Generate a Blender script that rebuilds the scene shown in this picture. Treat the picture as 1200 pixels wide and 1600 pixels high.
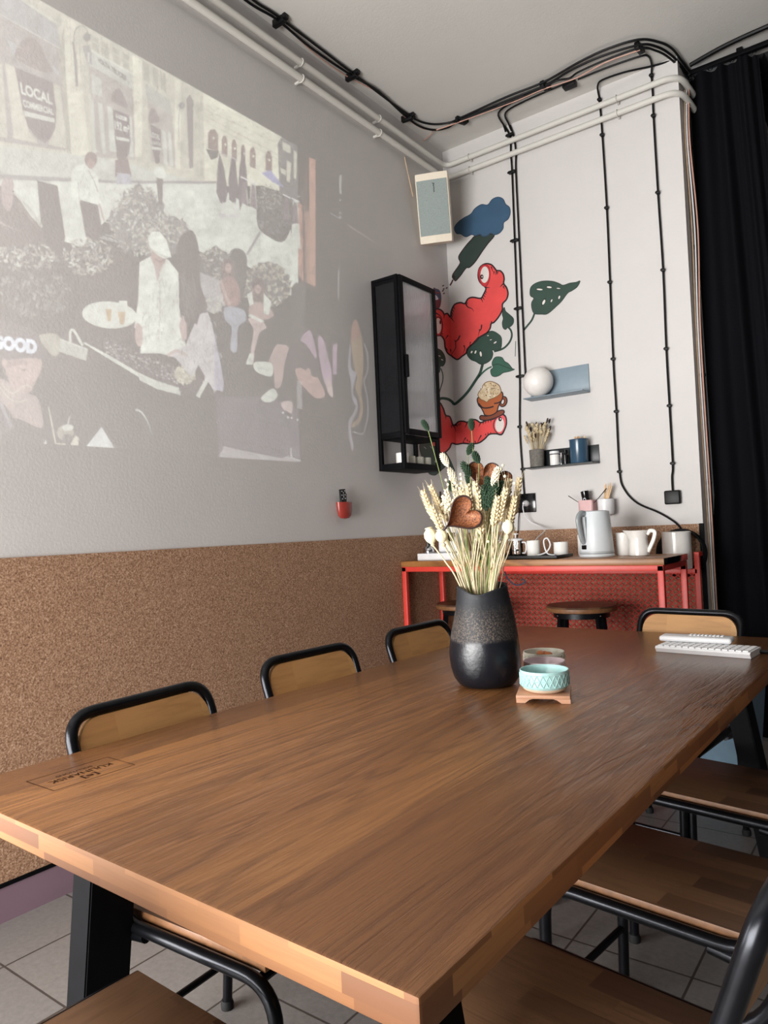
import bpy, bmesh, math, random
from mathutils import Vector, Matrix, noise
from math import sin, cos, pi, radians, sqrt, atan2
random.seed(7)
for o in list(bpy.data.objects): bpy.data.objects.remove(o)
S = bpy.context.scene
COL = S.collection

# ------------------------------------------------------------------ camera
F_PX = 1123.258
R = Matrix(((0.8029, 0.06190, 0.5929), (0.5959, -0.0644, -0.8005), (-0.0113, 0.9960, -0.0887)))
def cam_matrix(yaw, pit, rol):
    cy, sy, cp, sp, cr, sr = cos(yaw), sin(yaw), cos(pit), sin(pit), cos(rol), sin(rol)
    F = Vector((-sy*cp, cy*cp, sp)); Rt = Vector((cy, sy, 0)); Up = Rt.cross(F)
    Rr = Rt*cr + Up*sr; Ur = -Rt*sr + Up*cr
    return Matrix((Rr, Ur, -F)).transposed()
R = cam_matrix(0.6384475, 0.0266835, -0.0438571)
CAM = Vector((2.45, 0.0, 1.21141))
cd = bpy.data.cameras.new('camera'); cam = bpy.data.objects.new('camera', cd); COL.objects.link(cam)
cam.matrix_world = Matrix.Translation(CAM) @ R.to_4x4()
cd.sensor_fit = 'VERTICAL'; cd.sensor_height = 36; cd.sensor_width = 27
cd.lens = F_PX/1600*36; cd.clip_start = 0.02; cd.clip_end = 60
S.camera = cam
def W(px, py, ax, val):
    """point of the room plane (axis ax = val) that the photograph shows at px, py"""
    r = R @ Vector((px-600, -(py-800), -F_PX))
    return CAM + r*((val-CAM[ax])/r[ax])

# ------------------------------------------------------------------ light
S.view_settings.view_transform = 'Standard'; S.view_settings.look = 'None'
S.view_settings.exposure = 1.22; S.view_settings.gamma = 1; S.view_settings.use_curve_mapping = False
w = bpy.data.worlds.new('world'); S.world = w; w.use_nodes = True
w.node_tree.nodes['Background'].inputs[0].default_value = (0.85, 0.92, 1.0, 1)
w.node_tree.nodes['Background'].inputs[1].default_value = 0.9
def area(name, loc, direction, sx, sy, power, color=(1, 1, 1)):
    l = bpy.data.lights.new(name, 'AREA'); l.shape = 'RECTANGLE'; l.size = sx; l.size_y = sy; l.energy = power; l.color = color
    o = bpy.data.objects.new(name, l); COL.objects.link(o); o.location = loc
    o.rotation_euler = Vector(direction).to_track_quat('-Z', 'Y').to_euler(); return o
area('front_window_daylight', (-0.0, -2.08, 1.02), (0.0, 1, 0.0), 4.2, 1.7, 260, (1.0, 0.985, 0.96))
area('side_window_daylight', (-2.42, -0.7, 1.3), (1, 0.35, 0), 1.1, 1.8, 40, (0.95, 0.97, 1.0))

# ------------------------------------------------------------------ materials
def lin(r, g, b):
    f = lambda c: (c/255/12.92) if c/255 <= .04045 else ((c/255+.055)/1.055)**2.4
    return (f(r), f(g), f(b), 1)
MATS = {}
class NT:
    def __init__(s, name):
        s.m = bpy.data.materials.new(name); s.m.use_nodes = True; s.t = s.m.node_tree
        s.b = s.t.nodes['Principled BSDF']; MATS[name] = s.m
    def n(s, ty, **k):
        q = s.t.nodes.new(ty)
        for a, v in k.items(): setattr(q, a, v)
        return q
    def l(s, a, b): s.t.links.new(a, b)
    def coord(s, scale=(1, 1, 1), kind='Object'):
        c = s.n('ShaderNodeTexCoord'); m = s.n('ShaderNodeMapping'); m.inputs['Scale'].default_value = scale
        s.l(c.outputs[kind], m.inputs[0]); return m.outputs[0]
    def noise(s, vec, scale, detail=4, rough=.5, dist=0):
        q = s.n('ShaderNodeTexNoise'); q.inputs['Scale'].default_value = scale; q.inputs['Detail'].default_value = detail
        q.inputs['Roughness'].default_value = rough; q.inputs['Distortion'].default_value = dist
        s.l(vec, q.inputs['Vector']); return q.outputs['Fac']
    def ramp(s, fac, stops):
        q = s.n('ShaderNodeValToRGB'); e = q.color_ramp.elements
        while len(e) < len(stops): e.new(0.5)
        for i, (p, c) in enumerate(stops): e[i].position = p; e[i].color = c
        s.l(fac, q.inputs[0]); return q.outputs[0]
    def math(s, op, a, b=None):
        q = s.n('ShaderNodeMath', operation=op)
        for i, v in enumerate((a, b)):
            if v is None: continue
            if isinstance(v, (int, float)): q.inputs[i].default_value = v
            else: s.l(v, q.inputs[i])
        return q.outputs[0]
    def mix(s, fac, a, b, mode='MIX'):
        q = s.n('ShaderNodeMix', data_type='RGBA', blend_type=mode)
        for i, v in ((0, fac), (6, a), (7, b)):
            if isinstance(v, (int, float)): q.inputs[i].default_value = v
            elif isinstance(v, tuple): q.inputs[i].default_value = v
            else: s.l(v, q.inputs[i])
        return q.outputs[2]
    def bump(s, h, strength=.2, dist=.01):
        q = s.n('ShaderNodeBump'); q.inputs['Strength'].default_value = strength; q.inputs['Distance'].default_value = dist
        s.l(h, q.inputs['Height']); s.l(q.outputs[0], s.b.inputs['Normal'])
    def set(s, col=None, rough=None, metal=None, **k):
        if col is not None:
            if isinstance(col, tuple): s.b.inputs['Base Color'].default_value = col
            else: s.l(col, s.b.inputs['Base Color'])
        if rough is not None:
            if isinstance(rough, (int, float)): s.b.inputs['Roughness'].default_value = rough
            else: s.l(rough, s.b.inputs['Roughness'])
        if metal is not None: s.b.inputs['Metallic'].default_value = metal
        for a, v in k.items(): s.b.inputs[a.replace('_', ' ')].default_value = v
        return s.m
def plain(name, rgb, rough=.5, metal=0, var=.12, nscale=30, bump=0, **k):
    """slightly uneven procedural finish"""
    m = NT(name); v = m.coord(); f = m.noise(v, nscale, 4)
    c = lin(*rgb); d = tuple(x*(1-var) for x in c[:3])+(1,); u = tuple(min(1, x*(1+var)) for x in c[:3])+(1,)
    m.set(m.ramp(f, [(.3, d), (.7, u)]), rough, metal, **k)
    if bump: m.bump(f, bump, .004)
    return m.m
# painted wall
def wall_paint(name, rgb):
    m = NT(name); v = m.coord(); f = m.noise(v, 90, 6, .6); g = m.noise(v, 3, 3)
    c = lin(*rgb); m.set(m.ramp(g, [(.3, tuple(x*.96 for x in c[:3])+(1,)), (.7, c)]), .62)
    m.bump(f, .25, .003); return m.m
wall_paint('wall_paint', (206, 202, 200)); wall_paint('bounce_cut_paint', (58, 58, 62)); wall_paint('ceiling_paint', (204, 201, 196)); wall_paint('pipe_paint', (208, 205, 198))  # the dark one is for unseen walls, added to cut bounce light
# cork
m = NT('cork'); v = m.coord()
f = m.noise(v, 170, 2, .7); g = m.noise(v, 420, 2, .6); big = m.noise(v, 3, 3)
c1 = m.ramp(f, [(.28, lin(88, 62, 46)), (.45, lin(152, 116, 90)), (.6, lin(188, 152, 124)), (.76, lin(226, 200, 174))])
c2 = m.mix(m.math('MULTIPLY', g, .45), c1, lin(126, 84, 56), 'MIX'); m.set(c2, .85); m.bump(f, .35, .002)
# wood (grain along local Y or X)
def wood(name, a, b, c, axis='Y', plank=.11, rough=.35, gs=1.0, bump=.12, coat=0.0, blocks=0, ring=.45):
    m = NT(name); tc = m.n('ShaderNodeTexCoord'); sp = m.n('ShaderNodeSeparateXYZ'); m.l(tc.outputs['Object'], sp.inputs[0])
    across, along = (sp.outputs[0], sp.outputs[1]) if axis == 'Y' else (sp.outputs[1], sp.outputs[0])
    if axis == 'Z': across, along = sp.outputs[2], m.math('ADD', sp.outputs[0], sp.outputs[1])
    idx = m.math('FLOOR', m.math('DIVIDE', across, plank))
    if blocks:
        sh = m.n('ShaderNodeTexWhiteNoise', noise_dimensions='1D'); m.l(idx, sh.inputs['W'])
        seg = m.math('FLOOR', m.math('DIVIDE', m.math('ADD', along, m.math('MULTIPLY', sh.outputs[0], blocks)), blocks))
        idx = m.math('ADD', idx, m.math('MULTIPLY', seg, 17.3))
    wn = m.n('ShaderNodeTexWhiteNoise', noise_dimensions='1D'); m.l(idx, wn.inputs['W'])
    cx = m.n('ShaderNodeCombineXYZ')
    m.l(across, cx.inputs[0]); m.l(m.math('MULTIPLY', along, .12), cx.inputs[1])
    m.l(m.math('ADD', sp.outputs[2], m.math('MULTIPLY', wn.outputs[0], 9.0)), cx.inputs[2])
    n1 = m.noise(cx.outputs[0], 7*gs, 3, .5, .6)                         # broad figure
    rings = m.math('FRACT', m.math('MULTIPLY', n1, 9))
    tri = m.math('ABSOLUTE', m.math('SUBTRACT', m.math('MULTIPLY', rings, 2), 1))
    cy = m.n('ShaderNodeCombineXYZ'); m.l(m.math('MULTIPLY', across, 1.0), cy.inputs[0]); m.l(m.math('MULTIPLY', along, .035), cy.inputs[1]); m.l(wn.outputs[0], cy.inputs[2])
    fib = m.noise(cy.outputs[0], 260*gs, 4, .7)
    base = m.mix(wn.outputs[0], a, b)
    k = m.ramp(tri, [(0, (0, 0, 0, 1)), (.5, (.12, .12, .12, 1)), (1, (1, 1, 1, 1))])
    fibm = m.ramp(fib, [(.45, (0, 0, 0, 1)), (.75, (1, 1, 1, 1))])
    col = m.mix(m.math('MULTIPLY', k, ring), base, c)
    col = m.mix(m.math('MULTIPLY', fibm, .35), col, c)
    n3 = m.noise(cx.outputs[0], 2.2*gs, 2, .5); col = m.mix(m.math('MULTIPLY', m.ramp(n3, [(.5, (0, 0, 0, 1)), (.8, (1, 1, 1, 1))]), .5), col, c)
    m.set(col, rough); m.b.inputs['Coat Weight'].default_value = coat; m.b.inputs['Coat Roughness'].default_value = .25
    m.bump(m.math('SUBTRACT', 1, m.math('ADD', m.math('MULTIPLY', fibm, .5), m.math('MULTIPLY', k, .5))), bump, .002)
    return m.m
wood('oak_table', lin(144, 98, 58), lin(116, 76, 46), lin(70, 42, 28), plank=.137, rough=.25, bump=.6, ring=.4)
wood('oak_edge', lin(160, 110, 64), lin(104, 64, 34), lin(108, 66, 36), axis='Z', plank=.0228, blocks=.16, rough=.7, bump=.05, ring=.1)
wood('oak_seat', lin(112, 82, 58), lin(76, 52, 38), lin(54, 37, 27), plank=.055, blocks=.22, rough=.42, bump=.12, ring=.2)
wood('oak_back', lin(206, 160, 104), lin(188, 138, 86), lin(146, 100, 60), axis='X', plank=.05, blocks=.25, rough=.45, ring=.25, gs=.7)
wood('oak_counter', lin(176, 122, 70), lin(150, 98, 54), lin(92, 56, 30), axis='X', plank=.3, rough=.38, ring=.6)
wood('trivet_wood', lin(196, 150, 120), lin(180, 132, 102), lin(146, 98, 70), axis='X', plank=.4, rough=.5, ring=.3)
plain('seat_side_wood', (118, 80, 50), .5, var=.2, nscale=60)
plain('black_steel', (20, 21, 25), .36, .6, var=.3, nscale=40)
plain('black_tube', (30, 31, 35), .28, .75, var=.25, nscale=25)
plain('black_powder', (7, 7, 10), .6, 0, var=.2, Specular_IOR_Level=.1)
plain('black_plastic', (9, 9, 11), .45, 0, var=.15, Specular_IOR_Level=.3)
plain('gloss_black', (12, 12, 14), .12, 0, var=.1)
plain('cable_black', (8, 8, 10), .5, 0, Specular_IOR_Level=.25)
plain('red_steel', (205, 62, 52), .42, 0, var=.06)
plain('dark_red_steel', (128, 42, 36), .6, 0, var=.1)
plain('mesh_red', (168, 56, 48), .55, 0, var=.1)
plain('rubber_foot', (10, 10, 11), .8)
plain('pink_skirting', (126, 102, 114), .4, 0, var=.04, nscale=4)
plain('white_plastic', (228, 228, 230), .35, 0, var=.03)
plain('white_ceramic', (236, 233, 228), .18, 0, var=.03)
plain('grey_plastic', (176, 180, 182), .35, 0, var=.04)
plain('kettle_white', (208, 213, 216), .38, 0, var=.02)
plain('kettle_grey', (142, 148, 150), .35, 0, var=.03)
plain('concrete', (108, 104, 98), .8, 0, var=.25, nscale=70, bump=.2)
plain('blue_enamel', (52, 78, 100), .2, 0, var=.08, nscale=10)
plain('dark_shelf', (18, 26, 30), .4, 0, var=.1)
plain('blue_grey_metal', (128, 144, 156), .45, 0, var=.04)
plain('pink_plastic', (206, 164, 164), .4, 0, var=.04)
plain('chrome', (200, 200, 205), .12, 1, var=.05)
plain('foil', (190, 190, 195), .25, .9, var=.3, nscale=160, bump=.8)
plain('speaker_shell', (226, 214, 194), .5, 0, var=.03)
m = NT('speaker_grille'); v = m.coord(); f = m.noise(v, 700, 1); m.set(m.ramp(f, [(.35, lin(122, 132, 130)), (.65, lin(160, 170, 167))]), .7)
plain('opal_globe', (232, 228, 224), .3, 0, var=.02)
plain('remote_red', (150, 56, 48), .3, 0, var=.06)
plain('mint_glaze', (166, 204, 202), .25, 0, var=.05)
plain('radiator_paint', (168, 106, 88), .7, 0, var=.1)
plain('pink_glaze', (226, 206, 210), .25, 0, var=.04)
plain('cream_glaze', (222, 220, 206), .25, 0, var=.04)
plain('bare_clay', (216, 196, 172), .6, 0, var=.06)
plain('amber_nut', (190, 110, 60), .3, 0, var=.3)
plain('straw', (196, 180, 148), .7, 0, var=.15, nscale=90)
plain('straw_green', (112, 126, 72), .7, 0, var=.2, nscale=90)
plain('wheat', (206, 188, 152), .75, 0, var=.2, nscale=120)
plain('pampas', (218, 208, 184), .85, 0, var=.12, nscale=150)
plain('dyed_green', (24, 50, 28), .8, 0, var=.35, nscale=150)
plain('poppy_cream', (228, 220, 186), .7, 0, var=.12, nscale=60, bump=.3)
plain('pod_outer', (56, 36, 34), .6, 0, var=.35, nscale=60, bump=.4)
plain('wood_stick', (214, 180, 140), .6, 0, var=.12, nscale=60)
plain('beige_cable', (206, 178, 150), .45)
plain('pink_cable', (196, 150, 134), .45)
plain('blue_box', (112, 140, 160), .5, 0, var=.05)
plain('burnt_logo', (46, 26, 18), .9, 0, var=.2, Specular_IOR_Level=.05)
m = NT('pod_inner'); v = m.coord((1, 1, 1)); f = m.noise(v, 90, 3, .6, 2.5); m.set(m.ramp(f, [(.35, lin(74, 40, 24)), (.55, lin(136, 80, 46)), (.75, lin(184, 126, 82))]), .6); m.bump(f, .6, .004)
m = NT('black_vase'); v = m.coord(); sp = m.n('ShaderNodeSeparateXYZ'); m.l(v, sp.inputs[0])
f = m.noise(v, 220, 3, .8); e = m.noise(v, 14, 3)
zz = m.math('ADD', sp.outputs[2], m.math('MULTIPLY', m.math('SUBTRACT', e, .5), .02))
up = m.ramp(zz, [(.128, (0, 0, 0, 1)), (.138, (1, 1, 1, 1))])
mid = m.ramp(m.math('ABSOLUTE', m.math('SUBTRACT', zz, .165)), [(.02, (1, 1, 1, 1)), (.075, (0, 0, 0, 1))])
ash = m.math('MULTIPLY', m.math('MULTIPLY', m.ramp(f, [(.46, (0, 0, 0, 1)), (.66, (1, 1, 1, 1))]), mid), up)
m.set(m.mix(m.math('MULTIPLY', ash, .85), lin(16, 19, 26), lin(112, 98, 86)), m.mix(up, (.3, .3, .3, 1), (.62, .62, .62, 1))); m.bump(m.noise(v, 60, 4), .25, .004)
m = NT('curtain_cloth'); v = m.coord((1, 1, .2)); f = m.noise(v, 400, 3, .7); m.set(m.ramp(f, [(.3, lin(6, 6, 10)), (.7, lin(10, 10, 16))]), .9); m.b.inputs['Specular IOR Level'].default_value = .12
m = NT('floor_tile'); tc = m.n('ShaderNodeTexCoord'); mp = m.n('ShaderNodeMapping'); mp.inputs['Location'].default_value = (-.26, -.02, 0)
m.l(tc.outputs['Object'], mp.inputs[0]); br = m.n('ShaderNodeTexBrick'); br.offset = 0; br.squash = 1
br.inputs['Scale'].default_value = 1; br.inputs['Brick Width'].default_value = .33; br.inputs['Row Height'].default_value = .33; br.inputs['Mortar Size'].default_value = .0035; br.inputs['Mortar Smooth'].default_value = .1
br.inputs['Color1'].default_value = lin(132, 127, 124); br.inputs['Color2'].default_value = lin(124, 120, 118); br.inputs['Mortar'].default_value = lin(72, 66, 62)
m.l(mp.outputs[0], br.inputs[0]); f = m.noise(mp.outputs[0], 60, 5, .7)
m.set(m.mix(.45, br.outputs[0], m.ramp(f, [(.3, (.5, .5, .5, 1)), (.7, (1.1, 1.08, 1.06, 1))]), 'MULTIPLY'), .45); m.bump(m.math('SUBTRACT', 1, br.outputs['Fac']), .5, .002)
m = NT('acoustic_foam'); m.set(lin(26, 26, 28), .9)
def glass(name, rough=0.0, tint=(1, 1, 1, 1), trans=1.0):
    m = NT(name); m.set(tint, rough); m.b.inputs['Transmission Weight'].default_value = trans; m.b.inputs['IOR'].default_value = 1.45; return m.m
glass('clear_glass', .02)
# thin panes: see-through plus a gloss
m = NT('pane_glass'); tr = m.n('ShaderNodeBsdfTransparent'); tr.inputs[0].default_value = (.86, .88, .88, 1); gl = m.n('ShaderNodeBsdfGlossy'); gl.inputs['Roughness'].default_value = .03
fr = m.n('ShaderNodeFresnel'); fr.inputs[0].default_value = 1.45; mx = m.n('ShaderNodeMixShader'); m.l(fr.outputs[0], mx.inputs[0]); m.l(tr.outputs[0], mx.inputs[1]); m.l(gl.outputs[0], mx.inputs[2])
m.l(mx.outputs[0], m.t.nodes['Material Output'].inputs[0])
m = NT('thin_glass'); tr = m.n('ShaderNodeBsdfTransparent'); tr.inputs[0].default_value = (.95, .96, .96, 1); gl = m.n('ShaderNodeBsdfGlossy'); gl.inputs['Roughness'].default_value = .05
fr = m.n('ShaderNodeFresnel'); fr.inputs[0].default_value = 1.6; mx = m.n('ShaderNodeMixShader'); m.l(fr.outputs[0], mx.inputs[0]); m.l(tr.outputs[0], mx.inputs[1]); m.l(gl.outputs[0], mx.inputs[2])
m.l(mx.outputs[0], m.t.nodes['Material Output'].inputs[0])
m = NT('darkened_side_glass'); m.set((.07, .07, .08, 1), .2); m.b.inputs['Transmission Weight'].default_value = .85; m.b.inputs['IOR'].default_value = 1.3; m.b.inputs['Specular IOR Level'].default_value = .3  # near side pane: its dark reflections are put into the tint
m = NT('reeded_glass'); m.set((.93, .93, .95, 1), .04); m.b.inputs['Transmission Weight'].default_value = .82; m.b.inputs['IOR'].default_value = 1.3
sp = m.n('ShaderNodeSeparateXYZ'); m.l(m.coord(), sp.inputs[0]); rb = m.math('SINE', m.math('MULTIPLY', sp.outputs[1], 2*pi/.0105)); m.set(m.ramp(rb, [(.0, (.5, .5, .53, 1)), (.55, (.97, .97, .99, 1))]))
# painted mural: colour stored per face
m = NT('mural_paint'); a = m.n('ShaderNodeAttribute', attribute_name='Col'); v = m.coord(); f = m.noise(v, 9, 4)
m.set(m.mix(.5, a.outputs[0], m.ramp(f, [(.3, (.72, .72, .72, 1)), (.7, (1.15, 1.15, 1.15, 1))]), 'MULTIPLY'), .55)
# projector picture: light added on top of the wall
m = NT('projected_light'); a = m.n('ShaderNodeAttribute', attribute_name='Col'); e = m.n('ShaderNodeEmission'); e.inputs[1].default_value = .125
m.l(a.outputs[0], e.inputs[0]); tr = m.n('ShaderNodeBsdfTransparent'); ad = m.n('ShaderNodeAddShader'); m.l(e.outputs[0], ad.inputs[0]); m.l(tr.outputs[0], ad.inputs[1]); m.l(ad.outputs[0], m.t.nodes['Material Output'].inputs[0])

# ------------------------------------------------------------------ mesh helpers
class MB:
    def __init__(s): s.bm = bmesh.new(); s.mi = 0
    def _new(s, before):
        for f in s.bm.faces:
            if f.index == -1 or f not in before: pass
    def faces(s, vs, fs):
        V = [s.bm.verts.new(v) for v in vs]
        for f in fs:
            try: q = s.bm.faces.new([V[i] for i in f]); q.material_index = s.mi
            except ValueError: pass
        return V
    def box(s, c, d, bev=0, rot=None, seg=2):
        x, y, z = d[0]/2, d[1]/2, d[2]/2
        vs = [Vector((i*x, j*y, k*z)) for i in (-1, 1) for j in (-1, 1) for k in (-1, 1)]
        fs = [(0, 1, 3, 2), (4, 6, 7, 5), (0, 4, 5, 1), (2, 3, 7, 6), (0, 2, 6, 4), (1, 5, 7, 3)]
        M = (rot.to_4x4() if rot else Matrix()) ; c = Vector(c)
        V = [s.bm.verts.new((M @ v)+c) for v in vs]; F = []
        for f in fs:
            q = s.bm.faces.new([V[i] for i in f]); q.material_index = s.mi; F.append(q)
        if bev:
            es = list({e for q in F for e in q.edges})
            r = bmesh.ops.bevel(s.bm, geom=es, offset=bev, segments=seg, affect='EDGES', profile=.5)
            for q in r['faces']: q.material_index = s.mi
        return s
    def tube(s, pts, r, seg=10, closed=False, caps=True, flat=None):
        pts = [Vector(p) for p in pts]; n = len(pts)
        rs = r if isinstance(r, (list, tuple)) else [r]*n
        T = []
        for i in range(n):
            a = pts[(i-1) % n] if (closed or i > 0) else pts[i]; b = pts[(i+1) % n] if (closed or i < n-1) else pts[i]
            t = (b-a); T.append(t.normalized() if t.length > 1e-9 else Vector((0, 0, 1)))
        up = Vector((0, 0, 1)) if abs(T[0].z) < .9 else Vector((1, 0, 0))
        u = T[0].cross(up).normalized(); rings = []
        for i in range(n):
            u = (u - T[i]*u.dot(T[i]))
            if u.length < 1e-6: u = T[i].orthogonal()
            u.normalize(); v = T[i].cross(u)
            ring = []
            for k in range(seg):
                a = 2*pi*k/seg; cu, cv = cos(a)*rs[i], sin(a)*rs[i]
                if flat: cv *= flat
                ring.append(s.bm.verts.new(pts[i]+u*cu+v*cv))
            rings.append(ring)
        m = n if closed else n-1
        for i in range(m):
            A, B = rings[i], rings[(i+1) % n]
            for k in range(seg):
                q = s.bm.faces.new((A[k], A[(k+1) % seg], B[(k+1) % seg], B[k])); q.material_index = s.mi
        if caps and not closed:
            s.bm.faces.new(rings[0][::-1]).material_index = s.mi; s.bm.faces.new(rings[-1]).material_index = s.mi
        return s
    def lathe(s, prof, c=(0, 0, 0), seg=32, sx=1, sy=1, fn=None, capb=True, capt=False):
        c = Vector(c); rings = []
        for (r, z) in prof:
            ring = []
            for k in range(seg):
                a = 2*pi*k/seg; p = Vector((cos(a)*r*sx, sin(a)*r*sy, z))
                if fn: p = fn(p, a)
                ring.append(s.bm.verts.new(p+c))
            rings.append(ring)
        for A, B in zip(rings, rings[1:]):
            for k in range(seg):
                q = s.bm.faces.new((A[k], A[(k+1) % seg], B[(k+1) % seg], B[k])); q.material_index = s.mi
        if capb and prof[0][0] > 1e-5: s.bm.faces.new(rings[0][::-1]).material_index = s.mi
        if capt and prof[-1][0] > 1e-5: s.bm.faces.new(rings[-1]).material_index = s.mi
        return s
    def ball(s, c, r, sx=1, sy=1, sz=1, seg=16, rings=10, rot=None):
        prof = []; c = Vector(c); vs = []
        st = len(s.bm.verts)
        R0 = []
        for i in range(rings+1):
            t = -pi/2+pi*i/rings; ring = []
            for k in range(seg):
                a = 2*pi*k/seg; p = Vector((cos(t)*cos(a)*r*sx, cos(t)*sin(a)*r*sy, sin(t)*r*sz))
                if rot: p = rot @ p
                ring.append(p+c)
            R0.append(ring)
        rr = []
        for i, ring in enumerate(R0):
            rr.append([s.bm.verts.new(ring[0])] if i in (0, rings) else [s.bm.verts.new(p) for p in ring])
        for A, B in zip(rr, rr[1:]):
            for k in range(seg):
                a0, a1 = A[k % len(A)], A[(k+1) % len(A)]; b0, b1 = B[k % len(B)], B[(k+1) % len(B)]
                l = []
                for q in (a0, a1, b1, b0):
                    if q not in l: l.append(q)
                if len(l) >= 3: s.bm.faces.new(l).material_index = s.mi
        return s
    def prism(s, pts, h, fn=lambda p, t: Vector((p[0], p[1], t))):
        a = [s.bm.verts.new(fn(p, 0)) for p in pts]; b = [s.bm.verts.new(fn(p, h)) for p in pts]; n = len(pts)
        s.bm.faces.new(a[::-1]).material_index = s.mi; s.bm.faces.new(b).material_index = s.mi
        for i in range(n): s.bm.faces.new((a[i], a[(i+1) % n], b[(i+1) % n], b[i])).material_index = s.mi
        return s
    def build(s, name, mats, parent=None, label=None, smooth=35):
        bmesh.ops.recalc_face_normals(s.bm, faces=s.bm.faces)
        me = bpy.data.meshes.new(name); s.bm.to_mesh(me); s.bm.free()
        for mt in (mats if isinstance(mats, (list, tuple)) else [mats]): me.materials.append(MATS[mt])
        if smooth:
            me.shade_smooth(); me.set_sharp_from_angle(angle=radians(smooth))
        o = bpy.data.objects.new(name, me); COL.objects.link(o)
        if parent: o.parent = parent
        if label: o['label'] = label
        return o
def fillet(pts, rad, n=6):
    """round the inner corners of a polyline"""
    pts = [Vector(p) for p in pts]; out = [pts[0]]
    rads = rad if isinstance(rad, (list, tuple)) else [rad]*(len(pts)-2)
    for i in range(1, len(pts)-1):
        a, b, c = pts[i-1], pts[i], pts[i+1]; r = rads[i-1]
        u = (a-b); v = (c-b); d = min(r, u.length*.5, v.length*.5); p = b+u.normalized()*d; q = b+v.normalized()*d
        for k in range(n+1):
            t = k/n; out.append(p*(1-t)**2+b*2*t*(1-t)+q*t*t)
    out.append(pts[-1]); return out
def spline(pts, n=6, closed=False):
    pts = [Vector(p) for p in pts]; N = len(pts); out = []
    for i in range(N if closed else N-1):
        g = (lambda k: pts[k % N]) if closed else (lambda k: pts[max(0, min(N-1, k))])
        p0, p1, p2, p3 = g(i-1), g(i), g(i+1), g(i+2)
        for k in range(n):
            t = k/n; out.append(.5*((2*p1)+(p2-p0)*t+(2*p0-5*p1+4*p2-p3)*t*t+(3*p1-p0-3*p2+p3)*t**3))
    if not closed: out.append(pts[-1])
    return out
def thing(name, label, cat, loc=(0, 0, 0), rz=0, group=None):
    o = bpy.data.objects.new(name, None); COL.objects.link(o); o.location = loc; o.rotation_euler = (0, 0, rz); o.empty_display_size = .05
    o['label'] = label; o['category'] = cat
    if group: o['group'] = group
    return o
def tag(o, label, cat, group=None, loc=None, rz=None):
    o['label'] = label; o['category'] = cat
    if group: o['group'] = group
    if loc is not None: o.location = loc
    if rz is not None: o.rotation_euler = (0, 0, rz)
    return o
def struct(name, mb, mats, parent=None, smooth=35):
    o = mb.build(name, mats, parent, None, smooth)
    if not parent: o['kind'] = 'structure'
    return o
def dup(root, loc, rz, label, group=None):
    r = root.copy(); COL.objects.link(r); r.location = loc; r.rotation_euler = (0, 0, rz); r['label'] = label
    if group: r['group'] = group
    for ch in list(root.children):
        c = ch.copy(); COL.objects.link(c); c.parent = r
        for g in ch.children:
            d = g.copy(); COL.objects.link(d); d.parent = c
    return r
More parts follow.
